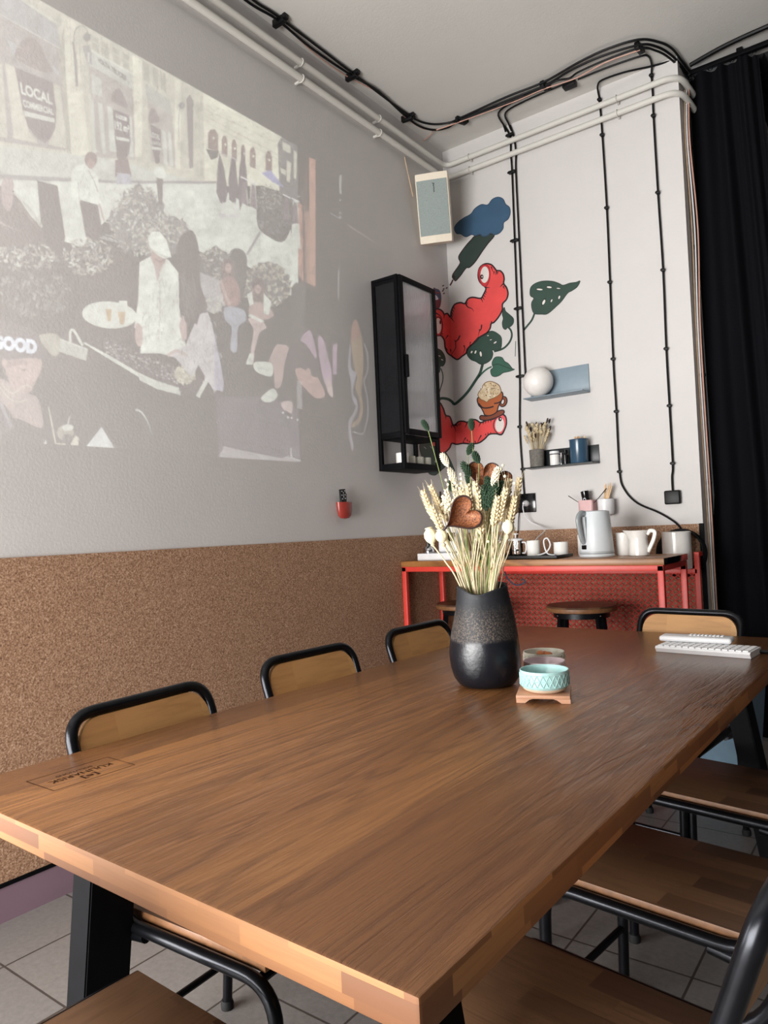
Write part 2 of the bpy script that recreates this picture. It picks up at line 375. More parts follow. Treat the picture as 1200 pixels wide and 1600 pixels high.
# pictures painted or thrown on walls: outlines kept in layers a hair apart
D = 4.1387; CEIL = 3.7466
def corner_x(py): return 691+(py-238)*.0468
def clip(poly, side):
    """keep the part left (side -1) or right (side 1) of the room corner"""
    f = lambda p: (p[0]-corner_x(p[1]))*side; out = []
    for i in range(len(poly)):
        a, b = poly[i], poly[(i+1) % len(poly)]; fa, fb = f(a), f(b)
        if fa >= 0: out.append(a)
        if fa*fb < 0:
            t = fa/(fa-fb); out.append((a[0]+(b[0]-a[0])*t, a[1]+(b[1]-a[1])*t))
    return out
class Paint:
    def __init__(s, only=None, base=.0015, step=.0004): s.v = []; s.f = []; s.c = []; s.only = only; s.base = base; s.step = step; s.fr = (0, 0, 1)
    def P(s, p, lay, side):
        off = s.base+lay*s.step
        return W(p[0], p[1], 0, off) if side < 0 else W(p[0], p[1], 1, D-off)
    def fm(s, pts): ox, oy, k = s.fr; return [(ox+x/k, oy+y/k) for x, y in pts]
    def raw(s, pts, col, lay):
        for side in ((s.only,) if s.only else (-1, 1)):
            q = pts if s.only else clip(pts, side)
            if len(q) < 3: continue
            n = len(s.v); s.v += [s.P(p, lay, side) for p in q]; s.f.append(tuple(range(n, n+len(q)))); s.c.append(col)
    def poly(s, pts, col, lay=0, smooth=False):
        pts = s.fm(pts)
        if smooth: pts = [(v.x, v.y) for v in spline([(x, y, 0) for x, y in pts], 5, True)]
        s.raw(pts, col, lay); return pts
    def stroke(s, pts, w, col, lay=0, smooth=True, closed=False, taper=False, framed=False):
        if not framed: pts = s.fm(pts)
        if smooth: pts = [(v.x, v.y) for v in spline([(x, y, 0) for x, y in pts], 4, closed)]
        n = len(pts); L = []
        for i in range(n):
            a = pts[(i-1) % n] if closed or i else pts[i]; b = pts[(i+1) % n] if closed or i < n-1 else pts[i]
            dx, dy = b[0]-a[0], b[1]-a[1]; d = sqrt(dx*dx+dy*dy) or 1
            k = w/2*((1-.85*i/(n-1)) if taper else 1); L.append(((pts[i][0]-dy/d*k, pts[i][1]+dx/d*k), (pts[i][0]+dy/d*k, pts[i][1]-dx/d*k)))
        for i in range(n if closed else n-1):
            (a, b), (c, d) = L[i], L[(i+1) % n]; s.raw([a, b, d, c], col, lay)
    def outlined(s, pts, col, line, w=2, lay=0, smooth=True):
        q = s.poly(pts, col, lay, smooth); s.stroke(q, w, line, lay+1, False, True, framed=True)
    def ell(s, cx, cy, rx, ry, col, lay=0, rot=0, n=24, line=None, w=1.5):
        q = [(cx+cos(a)*rx*cos(rot)-sin(a)*ry*sin(rot), cy+cos(a)*rx*sin(rot)+sin(a)*ry*cos(rot)) for a in [2*pi*i/n for i in range(n)]]
        q = s.poly(q, col, lay)
        if line: s.stroke(q, w, line, lay+1, False, True, framed=True)
    def text(s, t, quad, col, lay, bold=.0):
        quad = s.fm(quad)   # quad: top-left, top-right, bottom-right, bottom-left
        V, F = text_mesh(t, bold)
        for f in F:
            q = []
            for i in f:
                u, v = V[i]; tp = [quad[0][k]+(quad[1][k]-quad[0][k])*u for k in (0, 1)]; bt = [quad[3][k]+(quad[2][k]-quad[3][k])*u for k in (0, 1)]
                q.append((bt[0]+(tp[0]-bt[0])*v, bt[1]+(tp[1]-bt[1])*v))
            s.raw(q, col, lay)
    def build(s, name, mat, parent=None):
        me = bpy.data.meshes.new(name); me.from_pydata([tuple(v) for v in s.v], [], s.f)
        a = me.color_attributes.new('Col', 'FLOAT_COLOR', 'CORNER'); i = 0
        for f, c in zip(me.polygons, s.c):
            for _ in range(f.loop_total): a.data[i].color = (c[0], c[1], c[2], 1); i += 1
        me.materials.append(MATS[mat]); me.validate(); me.update()
        o = bpy.data.objects.new(name, me); COL.objects.link(o)
        if parent: o.parent = parent
        return o
def text_mesh(t, bold=0):
    """letters as flat faces inside the unit square"""
    cu = bpy.data.curves.new('letters', 'FONT'); cu.body = t; cu.offset = bold; cu.resolution_u = 3
    ob = bpy.data.objects.new('letters', cu); COL.objects.link(ob)
    dg = bpy.context.evaluated_depsgraph_get(); me = bpy.data.meshes.new_from_object(ob.evaluated_get(dg))
    V = [(v.co.x, v.co.y) for v in me.vertices]; F = [tuple(p.vertices) for p in me.polygons]
    bpy.data.objects.remove(ob); bpy.data.meshes.remove(me)
    x0, x1 = min(v[0] for v in V), max(v[0] for v in V); y0, y1 = min(v[1] for v in V), max(v[1] for v in V)
    return [((a-x0)/(x1-x0), (b-y0)/(y1-y0)) for a, b in V], F

import numpy as np
class Slide(Paint):
    """the projected picture: outlines filled into a fine grid of coloured points on the wall"""
    X0, Y0, X1, Y1, SS = -70, -80, 600, 760, 2
    def __init__(s): super().__init__(only=-1); s.ops = []; s.rs = np.random.RandomState(4)
    def raw(s, pts, col, lay): s.ops.append((lay, len(s.ops), pts, col))
    def fill(s, img, pts, col):
        P = np.array([((x-s.X0)*s.SS, (y-s.Y0)*s.SS) for x, y in pts]); H, Wd = img.shape[:2]
        x0, y0 = np.maximum(np.floor(P.min(0)).astype(int), 0); x1, y1 = np.minimum(np.ceil(P.max(0)).astype(int)+1, (Wd, H))
        if x1 <= x0 or y1 <= y0: return
        gx, gy = np.meshgrid(np.arange(x0, x1)+.5, np.arange(y0, y1)+.5); ins = np.zeros(gx.shape, bool); n = len(P)
        for i in range(n):
            (ax, ay), (bx, by) = P[i], P[(i+1) % n]
            if ay == by: continue
            c = ((ay > gy) != (by > gy)) & (gx < (bx-ax)*(gy-ay)/(by-ay)+ax); ins ^= c
        k = 1+.11*s.tex[y0:y1, x0:x1, None]; img[y0:y1, x0:x1][ins] = (np.array(col)*k)[ins]
    def soft(s, a, n=1):
        for _ in range(n):
            a = (np.roll(a, 1, 0)+2*a+np.roll(a, -1, 0))/4; a = (np.roll(a, 1, 1)+2*a+np.roll(a, -1, 1))/4
        return a
    def build(s, name, mat):
        Wd, H = (s.X1-s.X0)*s.SS, (s.Y1-s.Y0)*s.SS; img = np.zeros((H, Wd, 3)); t = np.zeros((H, Wd))
        for sc, am in ((3, .35), (9, .5), (30, .6)):
            g_ = s.rs.randn(H//sc+2, Wd//sc+2); g_ = s.soft(np.repeat(np.repeat(g_, sc, 0), sc, 1)[:H, :Wd], sc*2); t += am*g_/g_.std()
        s.tex = t
        for lay, _, pts, col in sorted(s.ops, key=lambda o: (o[0], o[1])): s.fill(img, pts, col)
        img = s.soft(img, 2); img = img.reshape(H//2, 2, Wd//2, 2, 3).mean((1, 3)); h, w_ = img.shape[:2]
        img *= 1+.05*s.rs.randn(h, w_, 1); img = np.clip(img, 0, None)
        px = np.arange(w_)+.5+s.X0; py = np.arange(h)+.5+s.Y0; gx, gy = np.meshgrid(px, py)
        r_ = np.stack([gx-600, 800-gy, np.full(gx.shape, -F_PX)], -1) @ np.array(R).T; r_ = np.array(CAM)+r_*((.0008-CAM[0])/r_[..., 0:1])
        lum = img.sum(2) > .006; q = lum[:-1, :-1] | lum[1:, :-1] | lum[:-1, 1:] | lum[1:, 1:]; ys, xs = np.nonzero(q)
        f = np.stack([ys*w_+xs, ys*w_+xs+1, (ys+1)*w_+xs+1, (ys+1)*w_+xs], 1); use, inv = np.unique(f, return_inverse=True); f = inv.reshape(f.shape)
        me = bpy.data.meshes.new(name); me.vertices.add(len(use)); me.vertices.foreach_set('co', r_.reshape(-1, 3)[use].astype(np.float32).ravel())
        me.loops.add(f.size); me.loops.foreach_set('vertex_index', f.astype(np.int32).ravel()); me.polygons.add(len(f)); me.polygons.foreach_set('loop_start', np.arange(0, f.size, 4, dtype=np.int32))
        me.update(calc_edges=True); a = me.color_attributes.new('Col', 'FLOAT_COLOR', 'POINT'); c = np.ones((len(use), 4), np.float32); c[:, :3] = img.reshape(-1, 3)[use]; a.data.foreach_set('color', c.ravel())
        me.materials.append(MATS[mat]); o = bpy.data.objects.new(name, me); COL.objects.link(o); return o

# ------------------------------------------------------------------ the room
WF, WR, PX = -2.2, 5.2, 1.516       # front wall, right wall, right edge of the back pier
mb = MB(); mb.box(((WR-2.6)/2, 2.1, -.05), (WR+2.6, 9.8, .1)); struct('floor', mb, 'floor_tile', smooth=0)
mb = MB(); mb.box(((WR-2.6)/2, 2.1, CEIL+.05), (WR+2.6, 9.8, .1)); struct('ceiling', mb, 'ceiling_paint', smooth=0)
mb = MB(); mb.box((-.1, (.25+D)/2, CEIL/2), (.2, D-.25, CEIL)); struct('wall_left', mb, 'wall_paint', smooth=0)
mb = MB(); mb.box((PX/2-.1, D+.2, CEIL/2), (PX+.2, .4, CEIL)); struct('wall_back', mb, 'wall_paint', smooth=0)
mb = MB(); mb.box((1.67, 5.67, CEIL/2), (.2, 2.26, CEIL)); struct('wall_passage', mb, 'wall_paint', smooth=0)
mb = MB(); mb.box((3.4, 6.9, CEIL/2), (3.7, .2, CEIL)); struct('wall_far', mb, 'bounce_cut_paint', smooth=0)
mb = MB(); mb.box((WR+.1, 2.1, CEIL/2), (.2, 9.8, CEIL)); struct('wall_right', mb, 'bounce_cut_paint', smooth=0)
mb = MB()    # front wall with the shop window opening, x -2.15..2.15, z .12..2.0
for c, d in (((1.3, WF, .06), (7.8, .2, .12)), ((1.3, WF, (CEIL+2.0)/2), (7.8, .2, CEIL-2.0)), ((-2.4, WF, 1.06), (.5, .2, 1.88)), ((3.7, WF, 1.06), (3.1, .2, 1.88))): mb.box(c, d)
struct('wall_front', mb, 'bounce_cut_paint', smooth=0)
wn = MB()
for x in (-2.12, 0, 2.12): wn.box((x, WF, 1.06), (.06, .08, 1.88))
for z in (.15, 1.97): wn.box((0, WF, z), (4.3, .08, .06))
w1 = struct('window_1', wn, 'black_powder'); g = MB(); g.box((0, WF, 1.06), (4.2, .01, 1.78)); g.build('pane', 'pane_glass', w1, smooth=0)
mb = MB()    # recess beside the left wall, towards the street
for c, d in (((-2.6, -.95, .11), (.2, 2.8, .22)), ((-2.6, -.95, 3.0), (.2, 2.8, 1.5)), ((-2.6, .22, 1.24), (.2, .46, 2.04)), ((-2.6, -1.85, 1.24), (.2, 1.0, 2.04))): mb.box(c, d)
struct('wall_recess', mb, 'bounce_cut_paint', smooth=0)
mb = MB(); mb.box((-1.35, .35, CEIL/2), (2.5, .2, CEIL)); struct('wall_recess_end', mb, 'bounce_cut_paint', smooth=0)
wn = MB()
for y in (-1.32, -.04): wn.box((-2.58, y, 1.24), (.08, .06, 2.04))
for z in (.25, 2.22): wn.box((-2.58, -.68, z), (.08, 1.3, .06))
w2 = struct('window_2', wn, 'black_powder'); g = MB(); g.box((-2.58, -.68, 1.24), (.01, 1.24, 1.94)); g.build('pane', 'pane_glass', w2, smooth=0)
# cork wainscot, black batten, pink skirting
mb = MB(); mb.box((.004, (.25+D)/2, .651), (.008, D-.25, 1.053)); struct('trim_1', mb, 'cork', smooth=0)
mb = MB(); mb.box((PX/2-.006, D-.004, .589), (PX-.028, .008, 1.177)); struct('trim_2', mb, 'cork', smooth=0)
mb = MB(); mb.box((.007, (.25+D)/2, .119), (.014, D-.25, .013)); struct('trim_3', mb, 'black_powder', smooth=0)
mb = MB(); mb.box((PX-.006, D-.006, .589), (.022, .013, 1.18)); struct('trim_4', mb, 'black_powder', smooth=0)
mb = MB(); mb.box((.005, (.25+D)/2, .0565), (.01, D-.25, .113)); struct('baseboard_left', mb, 'pink_skirting', smooth=0)
# acoustic foam on the ceiling past the curtain
mb = MB(); n = 26
for i in range(n):
    x0 = 1.79+i*.055
    for j in range(48):
        y0 = 4.42+j*.045; mb.faces([(x0, y0, CEIL-.005), (x0+.055, y0, CEIL-.005), (x0+.055, y0+.045, CEIL-.005), (x0, y0+.045, CEIL-.005), (x0+.0275, y0+(.018 if i % 2 else .034), CEIL-.06)], [(0, 1, 4), (1, 2, 4), (2, 3, 4), (3, 0, 4)])
tag(mb.build('acoustic_foam', 'acoustic_foam', smooth=0), 'black ribbed acoustic foam on the ceiling behind the curtain', 'acoustic foam')
# ------------------------------------------------------------------ table
TR = -0.0189; TH = .76
def tl(u, v):   # table frame: u across (from left edge), v along from near end
    return (0.937+u, .583+v)
table = thing('dining_table', 'long oak dining table on slanted black steel legs in the middle of the room', 'table', (1.515, 1.775, 0), TR)
TWD, TLN = 1.095, 2.38
mb = MB(); mb.box((0, 0, TH-.0225), (TWD, TLN, .045), .005)
for f in mb.bm.faces:
    if f.normal.length == 0: f.normal_update()
    f.normal_update()
    if abs(f.normal.z) < .5: f.material_index = 1
mb.build('tabletop', ['oak_table', 'oak_edge'], table)
for sy in (-1, 1):
    for sx in (-1, 1):
        mb = MB(); t = Vector((sx*.36, sy*.965, TH-.045)); b = Vector((sx*.475, sy*.965, 0)); hw, hd = .033, .05
        V = []
        for p in (t, b):
            for i, j in ((-1, -1), (1, -1), (1, 1), (-1, 1)): V.append(p+Vector((i*hw, j*hd, 0)))
        mb.faces(V, [(0, 1, 2, 3), (7, 6, 5, 4), (0, 4, 5, 1), (1, 5, 6, 2), (2, 6, 7, 3), (3, 7, 4, 0)])
        bmesh.ops.bevel(mb.bm, geom=list(mb.bm.edges), offset=.003, segments=2, affect='EDGES')
        mb.build('leg', 'black_powder', table)
    mb = MB(); mb.box((0, sy*.965, TH-.055), (.72, .1, .02), .002); mb.build('mounting_plate', 'black_powder', table)
mb = MB()       # burnt-in maker's mark
def flat_text(mb, t, org, ux, uy, bold=0):
    V, F = text_mesh(t, bold); org, ux, uy = Vector(org), Vector(ux), Vector(uy)
    vs = [mb.bm.verts.new(org+ux*a+uy*b) for a, b in V]
    for f in F:
        try: mb.bm.faces.new([vs[i] for i in f]).material_index = mb.mi
        except ValueError: pass
zt = TH+.0004
Minv = (Matrix.Translation(table.location) @ Matrix.Rotation(TR, 4, 'Z')).inverted()
L = lambda x, y, z=zt: Minv @ Vector((x, y, z))
flat_text(mb, 'KULINARISK', L(1.088, .847), L(1.0895, .716)-L(1.088, .847), L(1.106, .847)-L(1.088, .847), .012)
flat_text(mb, 'SOLUTIONS', L(1.070, .818), L(1.0708, .742)-L(1.070, .818), L(1.079, .818)-L(1.070, .818))
flat_text(mb, '[e]', L(1.114, .800), L(1.1145, .767)-L(1.114, .800), L(1.136, .800)-L(1.114, .800), .012)
for a, b in (((1.047, .698), (1.049, .869)), ((1.049, .869), (1.149, .867)), ((1.149, .867), (1.147, .698)), ((1.147, .698), (1.047, .698))):
    p, q = L(*a), L(*b); d = (q-p).normalized()*.0008; nn = Vector((-d.y, d.x, 0))
    mb.faces([p-nn-d, q-nn+d, q+nn+d, p+nn-d], [(0, 1, 2, 3)])
mb.build('engraved_logo', 'burnt_logo', table, 'dark burnt-in lettering and frame', smooth=0)

# ------------------------------------------------------------------ dining chairs
def make_chair(label, lean=.14, top=.83):
    t = thing('dining_chair', label, 'chair', group='oak and black tube dining chairs round the long table')
    r = .0135; hw = .187; zr = .425; ht = .2
    yb, yf = -.215, .235       # rail back and front
    side = lambda s: [(s*hw*.98, yf+.01, 0), (s*hw, yf, zr), (s*hw, yb, zr), (s*ht, yb-lean, top)]
    pts = side(-1)+side(1)[::-1]
    mb = MB(); mb.tube(fillet(pts, [.075, .085, .068, .068, .085, .075], 8), r, 12); mb.build('frame', 'black_tube', t)
    for s in (-1, 1):
        mb = MB(); mb.tube(fillet([(s*hw, yb+.10, zr-.012), (s*hw, yb-.055, zr-.03), (s*hw, yb-.085, 0)], .11, 8), .0125, 12)
        mb.build('leg', 'black_tube', t)
        for y in (yf+.01, yb-.085):
            f = MB(); f.lathe([(.016, 0), (.017, .012), (.014, .022)], (s*hw*.98 if y > 0 else s*hw, y, 0), 14, capt=True); f.build('foot_cap', 'rubber_foot', t)
    for y in (yf-.05, yb+.06): mb = MB(); mb.tube([(-hw, y, zr-.012), (hw, y, zr-.012)], .010, 10); mb.build('cross_bar', 'black_tube', t)
    for y, z in ((yf+.006, .17), (yb-.078, .12)): mb = MB(); mb.tube([(-hw, y, z), (hw, y, z)], .009, 10); mb.build('stretcher', 'black_tube', t)
    mb = MB(); mb.box((0, .0, zr+.013), (.343, .40, .022), .003)
    for f in mb.bm.faces:
        f.normal_update()
        if abs(f.normal.z) < .5: f.material_index = 1
    mb.build('seat', ['oak_seat', 'seat_side_wood'], t)
    # backrest board filling the top of the loop
    mb = MB(); w_ = ht-.015; z0, z1, rc = .655, top-.012, .06
    P = [(-w_, z0), (w_, z0)]+[(w_-rc+rc*cos(a), z1-rc+rc*sin(a)) for a in [pi/2*k/7 for k in range(8)]]+[(-w_+rc-rc*sin(a), z1-rc+rc*cos(a)) for a in [pi/2*k/7 for k in range(8)]]
    def f(p, tt):
        k = (p[1]-zr)/(top-zr); return Vector((p[0], yb-lean*k+.0+(tt-.006)-.0*p[0]**2, p[1]))
    mb.prism(P, .013, f); mb.build('backrest', 'oak_back', t)
    return t
LX = -pi/2     # faces +x (chairs on the left side)
ch0 = make_chair('wooden-backed tube chair on the left side of the table, nearest the printed logo')
ch0.location = (1.262, 1.068, 0); ch0.rotation_euler = (0, 0, LX+.04)
GR = ch0['group']
dup(ch0, (1.205, 1.69, 0), LX-.06, 'wooden-backed tube chair in the middle of the left side of the table', GR)
dup(ch0, (1.20, 2.33, 0), LX-.04, 'wooden-backed tube chair on the left side, half hidden behind the black vase', GR)
dup(ch0, (1.985, 1.035, 0), pi/2-.13, 'tube chair in the bottom right corner of the photo, nearest on the right side', GR)
dup(ch0, (2.005, 1.63, 0), pi/2-.12, 'dark oak seated tube chair, middle one on the right side of the table', GR)
dup(ch0, (2.0, 2.235, 0), pi/2-.14, 'tube chair on the right side of the table, farthest of the three there', GR)
dup(ch0, (1.65, 2.725, 0), pi-.1, 'wooden-backed tube chair at the far end of the table behind the keyboard', GR)
dup(ch0, (1.455, .560, 0), -.03, 'tube chair at the near end of the table, seat in the bottom left corner', GR)

# ------------------------------------------------------------------ bar stools
def make_stool(label, loc, rz):
    t = thing('bar_stool', label, 'stool', loc, rz, 'round oak bar stools under the counter')
    mb = MB(); mb.lathe([(.02, .748), (.172, .748), (.181, .752), (.184, .762), (.183, .772), (.176, .78), (.02, .781)], seg=40, capt=True)
    for f in mb.bm.faces:
        f.normal_update()
        if abs(f.normal.z) < .6: f.material_index = 1
    mb.build('seat', ['oak_seat', 'seat_side_wood'], t)
    mb = MB(); mb.lathe([(.145, .718), (.145, .748), (.138, .748), (.138, .718), (.145, .718)], seg=36, capb=False); mb.build('seat_ring', 'black_steel', t)
    for k in range(4):
        a = pi/4+k*pi/2; mb = MB(); p = Vector((cos(a)*.132, sin(a)*.132, .745)); q = Vector((cos(a)*.21, sin(a)*.21, 0))
        mb.tube([p, q], .017, 4); mb.build('leg', 'black_steel', t)
        s = MB(); s.ball(p+Vector((cos(a)*.019, sin(a)*.019, -.012)), .005, seg=8, rings=6); s.build('bolt', 'chrome', t)
    mb = MB(); mb.tube([(cos(a)*.185, sin(a)*.185, .25) for a in [2*pi*i/32 for i in range(32)]], .008, 8, closed=True); mb.build('footrest_ring', 'black_steel', t)
    return t
make_stool('round oak stool under the counter, in front of the red mesh', (1.0, 3.66, 0), .25)
make_stool('round oak stool under the counter, half hidden by the black vase', (.335, 3.62, 0), .1)

# ------------------------------------------------------------------ red counter
CF, CBK, CT = 3.435, 3.86, 1.03
ct = thing('counter', 'high oak counter on a red steel frame along the back wall', 'counter', (.745, CF, 0))
X0, X1 = -.738, .752
mb = MB(); mb.box(((X0+X1)/2, (CBK-CF)/2, CT-.016), (X1-X0, CBK-CF, .032), .002)
for f in mb.bm.faces:
    f.normal_update()
    if f.normal.x > .5: f.material_index = 1
mb.build('worktop', ['oak_counter', 'gloss_black'], ct)
tb = .028
for nm, y in (('front', .012), ('rear', CBK-CF-.012)):
    mb = MB(); mb.box(((X0+X1)/2, y+.002, CT-.032-tb/2-(0 if nm == 'front' else .02)), (X1-X0-.01, tb, tb), .002); mb.build('frame_rail', 'red_steel', ct)
    for x in (X0+.019, X1-.019):
        mb = MB(); mb.box((x, y+.002, (CT-.034)/2), (tb, tb, CT-.034), .002); mb.build('leg', 'red_steel', ct)
for x in (X0+.019, X1-.019):
    for z in (CT-.032-tb/2, .1): mb = MB(); mb.box((x, (CBK-CF)/2, z), (tb, CBK-CF-.05, tb), .002); mb.build('side_rail', 'red_steel', ct)

# radiator guard of expanded metal on the wall behind
gd = thing('mesh_guard', 'red expanded-metal guard panel against the wall behind the counter', 'radiator guard', (.95, 4.04, 0))
gx0, gx1, gz0, gz1 = -.62, .557, .1, .93
for x in (gx0, gx1-.0):
    mb = MB(); mb.box((x, -.03, 1.03/2 if x > 0 else .465), (.026, .026, 1.03 if x > 0 else .93), .002); mb.build('post', 'red_steel', gd)
for z in (gz0, gz1): mb = MB(); mb.box(((gx0+gx1)/2, -.03, z), (gx1-gx0, .026, .026), .002); mb.build('frame_rail', 'red_steel', gd)
mb = MB(); mb.box((gx1, .035, 1.018), (.022, .12, .022), .002); mb.build('top_bracket', 'red_steel', gd)
mb = MB(); mb.box(((gx0+gx1)/2, .03, gz1-.006), (gx1-gx0-.03, .105, .008)); mb.build('ledge', 'dark_red_steel', gd)
mb = MB(); px, pz = .036, .030; nx = int((gx1-gx0)/px); nz = int((gz1-gz0)/pz)
def strip(a, b, w, d):
    u = (b-a).normalized(); nrm = Vector((-u.z, 0, u.x))*w; y = Vector((0, d, 0))
    mb.faces([a-nrm-y, b-nrm-y, b+nrm+y*0, a+nrm+y*0, a-nrm+y*1.5, b-nrm+y*1.5], [(0, 1, 2, 3), (0, 4, 5, 1), (4, 3, 2, 5)])
for i in range(nx):
    for j in range(nz):
        x, z = gx0+.013+i*px, gz0+.013+j*pz; m_ = Vector((x+px/2, -.03, z+pz/2))
        for q in ((x, z), (x+px, z), (x, z+pz), (x+px, z+pz)): strip(m_, Vector((q[0], -.03, q[1])), .0035, .004)
mb.build('mesh_panel', 'mesh_red', gd, smooth=0)

# ------------------------------------------------------------------ glass-fronted wall cabinet
cx0, cx1, cy0, cy1, cz0, cz1 = 0.002, .183, 3.270, 3.645, 1.553, 2.646
cab = thing('wall_cabinet', 'tall black metal cabinet with reeded glass hanging on the left wall', 'cabinet', (0, (cy0+cy1)/2, cz0))
hy = (cy1-cy0)/2; H = cz1-cz0; zs = .185; fr_ = .026; dx = cx1
mb = MB()
for y in (-hy+.01, hy-.01):
    for x in (cx0+.012, dx-.012): mb.box((x, y, H/2), (.022, .022, H), .001)
for z in (.008, H-.008): mb.box((dx/2, 0, z), (dx-.004, 2*hy, .016), .001)
mb.box((dx/2, 0, zs), (dx-.004, 2*hy-.004, .014), .001)
for y in (-hy+.008, hy-.008):
    for z in (zs+.016, H-.028, .026): mb.box((dx/2, y, z), (dx-.02, .014, .02), .001)
mb.box((dx-.01, 0, .026), (.016, 2*hy-.02, .02), .001)
mb.build('carcass', 'black_powder', cab)
for k, z in enumerate((zs+.265, zs+.555)):
    mb = MB(); mb.box((dx/2, 0, z), (dx-.03, 2*hy-.03, .006)); mb.build('glass_shelf', 'thin_glass', cab, smooth=0)
def reeded(name, par, y0, y1, z0, z1, fx, pitch=.010, amp=.0042, axis='y', mat='reeded_glass'):
    mb = MB(); n = int((y1-y0)/pitch)*4; A, B = [], []
    for side, off in ((0, 0), (1, .003)):
        row = []
        for i in range(n+1):
            t = y0+(y1-y0)*i/n; o_ = (abs(sin(pi*i/4))*amp if side == 0 else 0)+(0 if side == 0 else -off)
            mk = (lambda z: (fx+o_, t, z)) if axis == 'y' else (lambda z: (t, fx-o_, z))
            row.append((mb.bm.verts.new(mk(z0)), mb.bm.verts.new(mk(z1))))
        (A if side == 0 else B).extend(row)
    for row in (A, B):
        for i in range(n): mb.bm.faces.new((row[i][0], row[i+1][0], row[i+1][1], row[i][1]))
    for k in (0, 1):
        for i in range(n): mb.bm.faces.new((A[i][k], A[i+1][k], B[i+1][k], B[i][k]))
    for i in (0, n): mb.bm.faces.new((A[i][0], A[i][1], B[i][1], B[i][0]))
    return mb.build(name, mat, par, smooth=60)
mb = MB(); z0, z1 = zs+.012, H-.006
for y in (-hy+.018, hy-.018): mb.box((dx+.009, y, (z0+z1)/2), (.016, .032, z1-z0), .001)
for z in (z0+.014, z1-.014): mb.box((dx+.009, 0, z), (.016, 2*hy-.06, .03), .001)
door = mb.build('door', 'black_powder', cab)
reeded('door_glass', door, -hy+.033, hy-.033, z0+.027, z1-.027, dx+.009)
mb = MB(); mb.box((dx+.024, -hy+.028, .575), (.016, .018, .125), .001); mb.build('handle', 'black_powder', door)
reeded('side_glass', cab, cx0+.024, dx-.024, zs+.02, H-.03, -hy+.006, axis='x', mat='darkened_side_glass'); reeded('side_glass', cab, cx0+.024, dx-.024, zs+.02, H-.03, hy-.006, axis='x')
def make_mug(label, loc, rz, mat, r=.034, h=.07, grp='small handled mugs in the wall cabinet'):
    t = thing('mug', label, 'mug', loc, rz, grp)
    mb = MB(); mb.lathe([(r*.9, 0), (r, .006), (r, h), (r-.003, h+.001), (r-.004, h-.002), (r-.005, .008), (.001, .006)], seg=28); mb.build('body', mat, t)
    mb = MB(); mb.tube(spline([(r-.002, 0, h*.8), (r+.018, 0, h*.74), (r+.024, 0, h*.48), (r+.014, 0, h*.22), (r-.002, 0, h*.2)], 5), .004, 8, flat=1.4); mb.build('handle', mat, t)
    return t
zb = cz0+.017
make_mug('cream speckled mug in the open bottom of the wall cabinet, nearest the room', (.125, cy0+.06, zb), 2.6, 'white_ceramic', .036, .078)
make_mug('grey mug in the open bottom of the wall cabinet, second of the row', (.115, cy0+.155, zb), -1.9, 'cream_glaze', .029, .066)
make_mug('grey mug in the open bottom of the wall cabinet, third of the row', (.115, cy0+.24, zb), -1.9, 'cream_glaze', .029, .066)
make_mug('mug in the open bottom of the wall cabinet, nearest the corner', (.115, cy0+.32, zb), -1.9, 'cream_glaze', .029, .066)
def tumbler(label, loc, r, h, mat='thin_glass', grp='glasses on the cabinet shelves'):
    mb = MB(); mb.lathe([(r*.8, 0), (r, h), (r-.002, h), (r*.8-.002, .004), (.001, .004)], seg=20); o = mb.build('drinking_glass', mat); tag(o, label, 'glass', grp, loc)
    return o
G1 = 'clear drinking glass behind the reeded glass, on the lower cabinet shelf'
for i, (x, y) in enumerate(((.06, .05), (.06, .13), (.13, .09))): tumbler(G1, (x, cy0+y, cz0+zs+.269), .03, .085)
G2 = 'clear drinking glass behind the reeded glass, on the upper cabinet shelf'
for i, (x, y) in enumerate(((.06, .06), (.06, .14), (.13, .10))): tumbler(G2, (x, cy0+y, cz0+zs+.559), .032, .11, grp='glasses on the upper cabinet shelf')
G3 = 'white cup behind the reeded glass, on the cabinet floor'
for i, (x, y) in enumerate(((.07, .10), (.12, .20))): tumbler(G3, (x, cy0+y, cz0+zs+.008), .03, .06, 'white_ceramic', 'white cups on the cabinet floor')

# ------------------------------------------------------------------ corner speaker
sp_ = thing('loudspeaker', 'cream wall loudspeaker with grey grille up in the corner', 'speaker', (.09, 3.87, 3.235), 0)
mb = MB()
hh = .203
# plan outline: wide curved front, narrow back into the corner; faces the room diagonally
def spk(sh, fx): return [Vector((p[0]*fx, p[1], sh)) for p in ((-.1, -.098), (-.05, -.103), (0, -.105), (.05, -.103), (.1, -.098), (.1, .0), (.05, .075), (-.05, .075), (-.1, .0))]
rows = [[mb.bm.verts.new(v) for v in spk(z, k)] for z, k in ((-hh, .98), (-hh+.012, 1), (hh-.012, 1), (hh, .98))]
for A, B in zip(rows, rows[1:]):
    for i in range(9): mb.bm.faces.new((A[i], A[(i+1) % 9], B[(i+1) % 9], B[i]))
mb.bm.faces.new(rows[0][::-1]); mb.bm.faces.new(rows[-1]); mb.build('cabinet', 'speaker_shell', sp_, smooth=30)
mb = MB(); A = []
for z in (-hh+.045, hh-.04):
    A.append([mb.bm.verts.new((x, y-.004, z)) for x, y in ((-.094, -.0995), (-.05, -.1035), (0, -.1055), (.05, -.1035), (.094, -.0995))]+[mb.bm.verts.new((x, y, z)) for x, y in ((.09, -.085), (-.09, -.085))])
n = 7
for i in range(n): mb.bm.faces.new((A[0][i], A[0][(i+1) % n], A[1][(i+1) % n], A[1][i]))
mb.bm.faces.new(A[0][::-1]); mb.bm.faces.new(A[1]); mb.build('grille', 'speaker_grille', sp_, smooth=40)
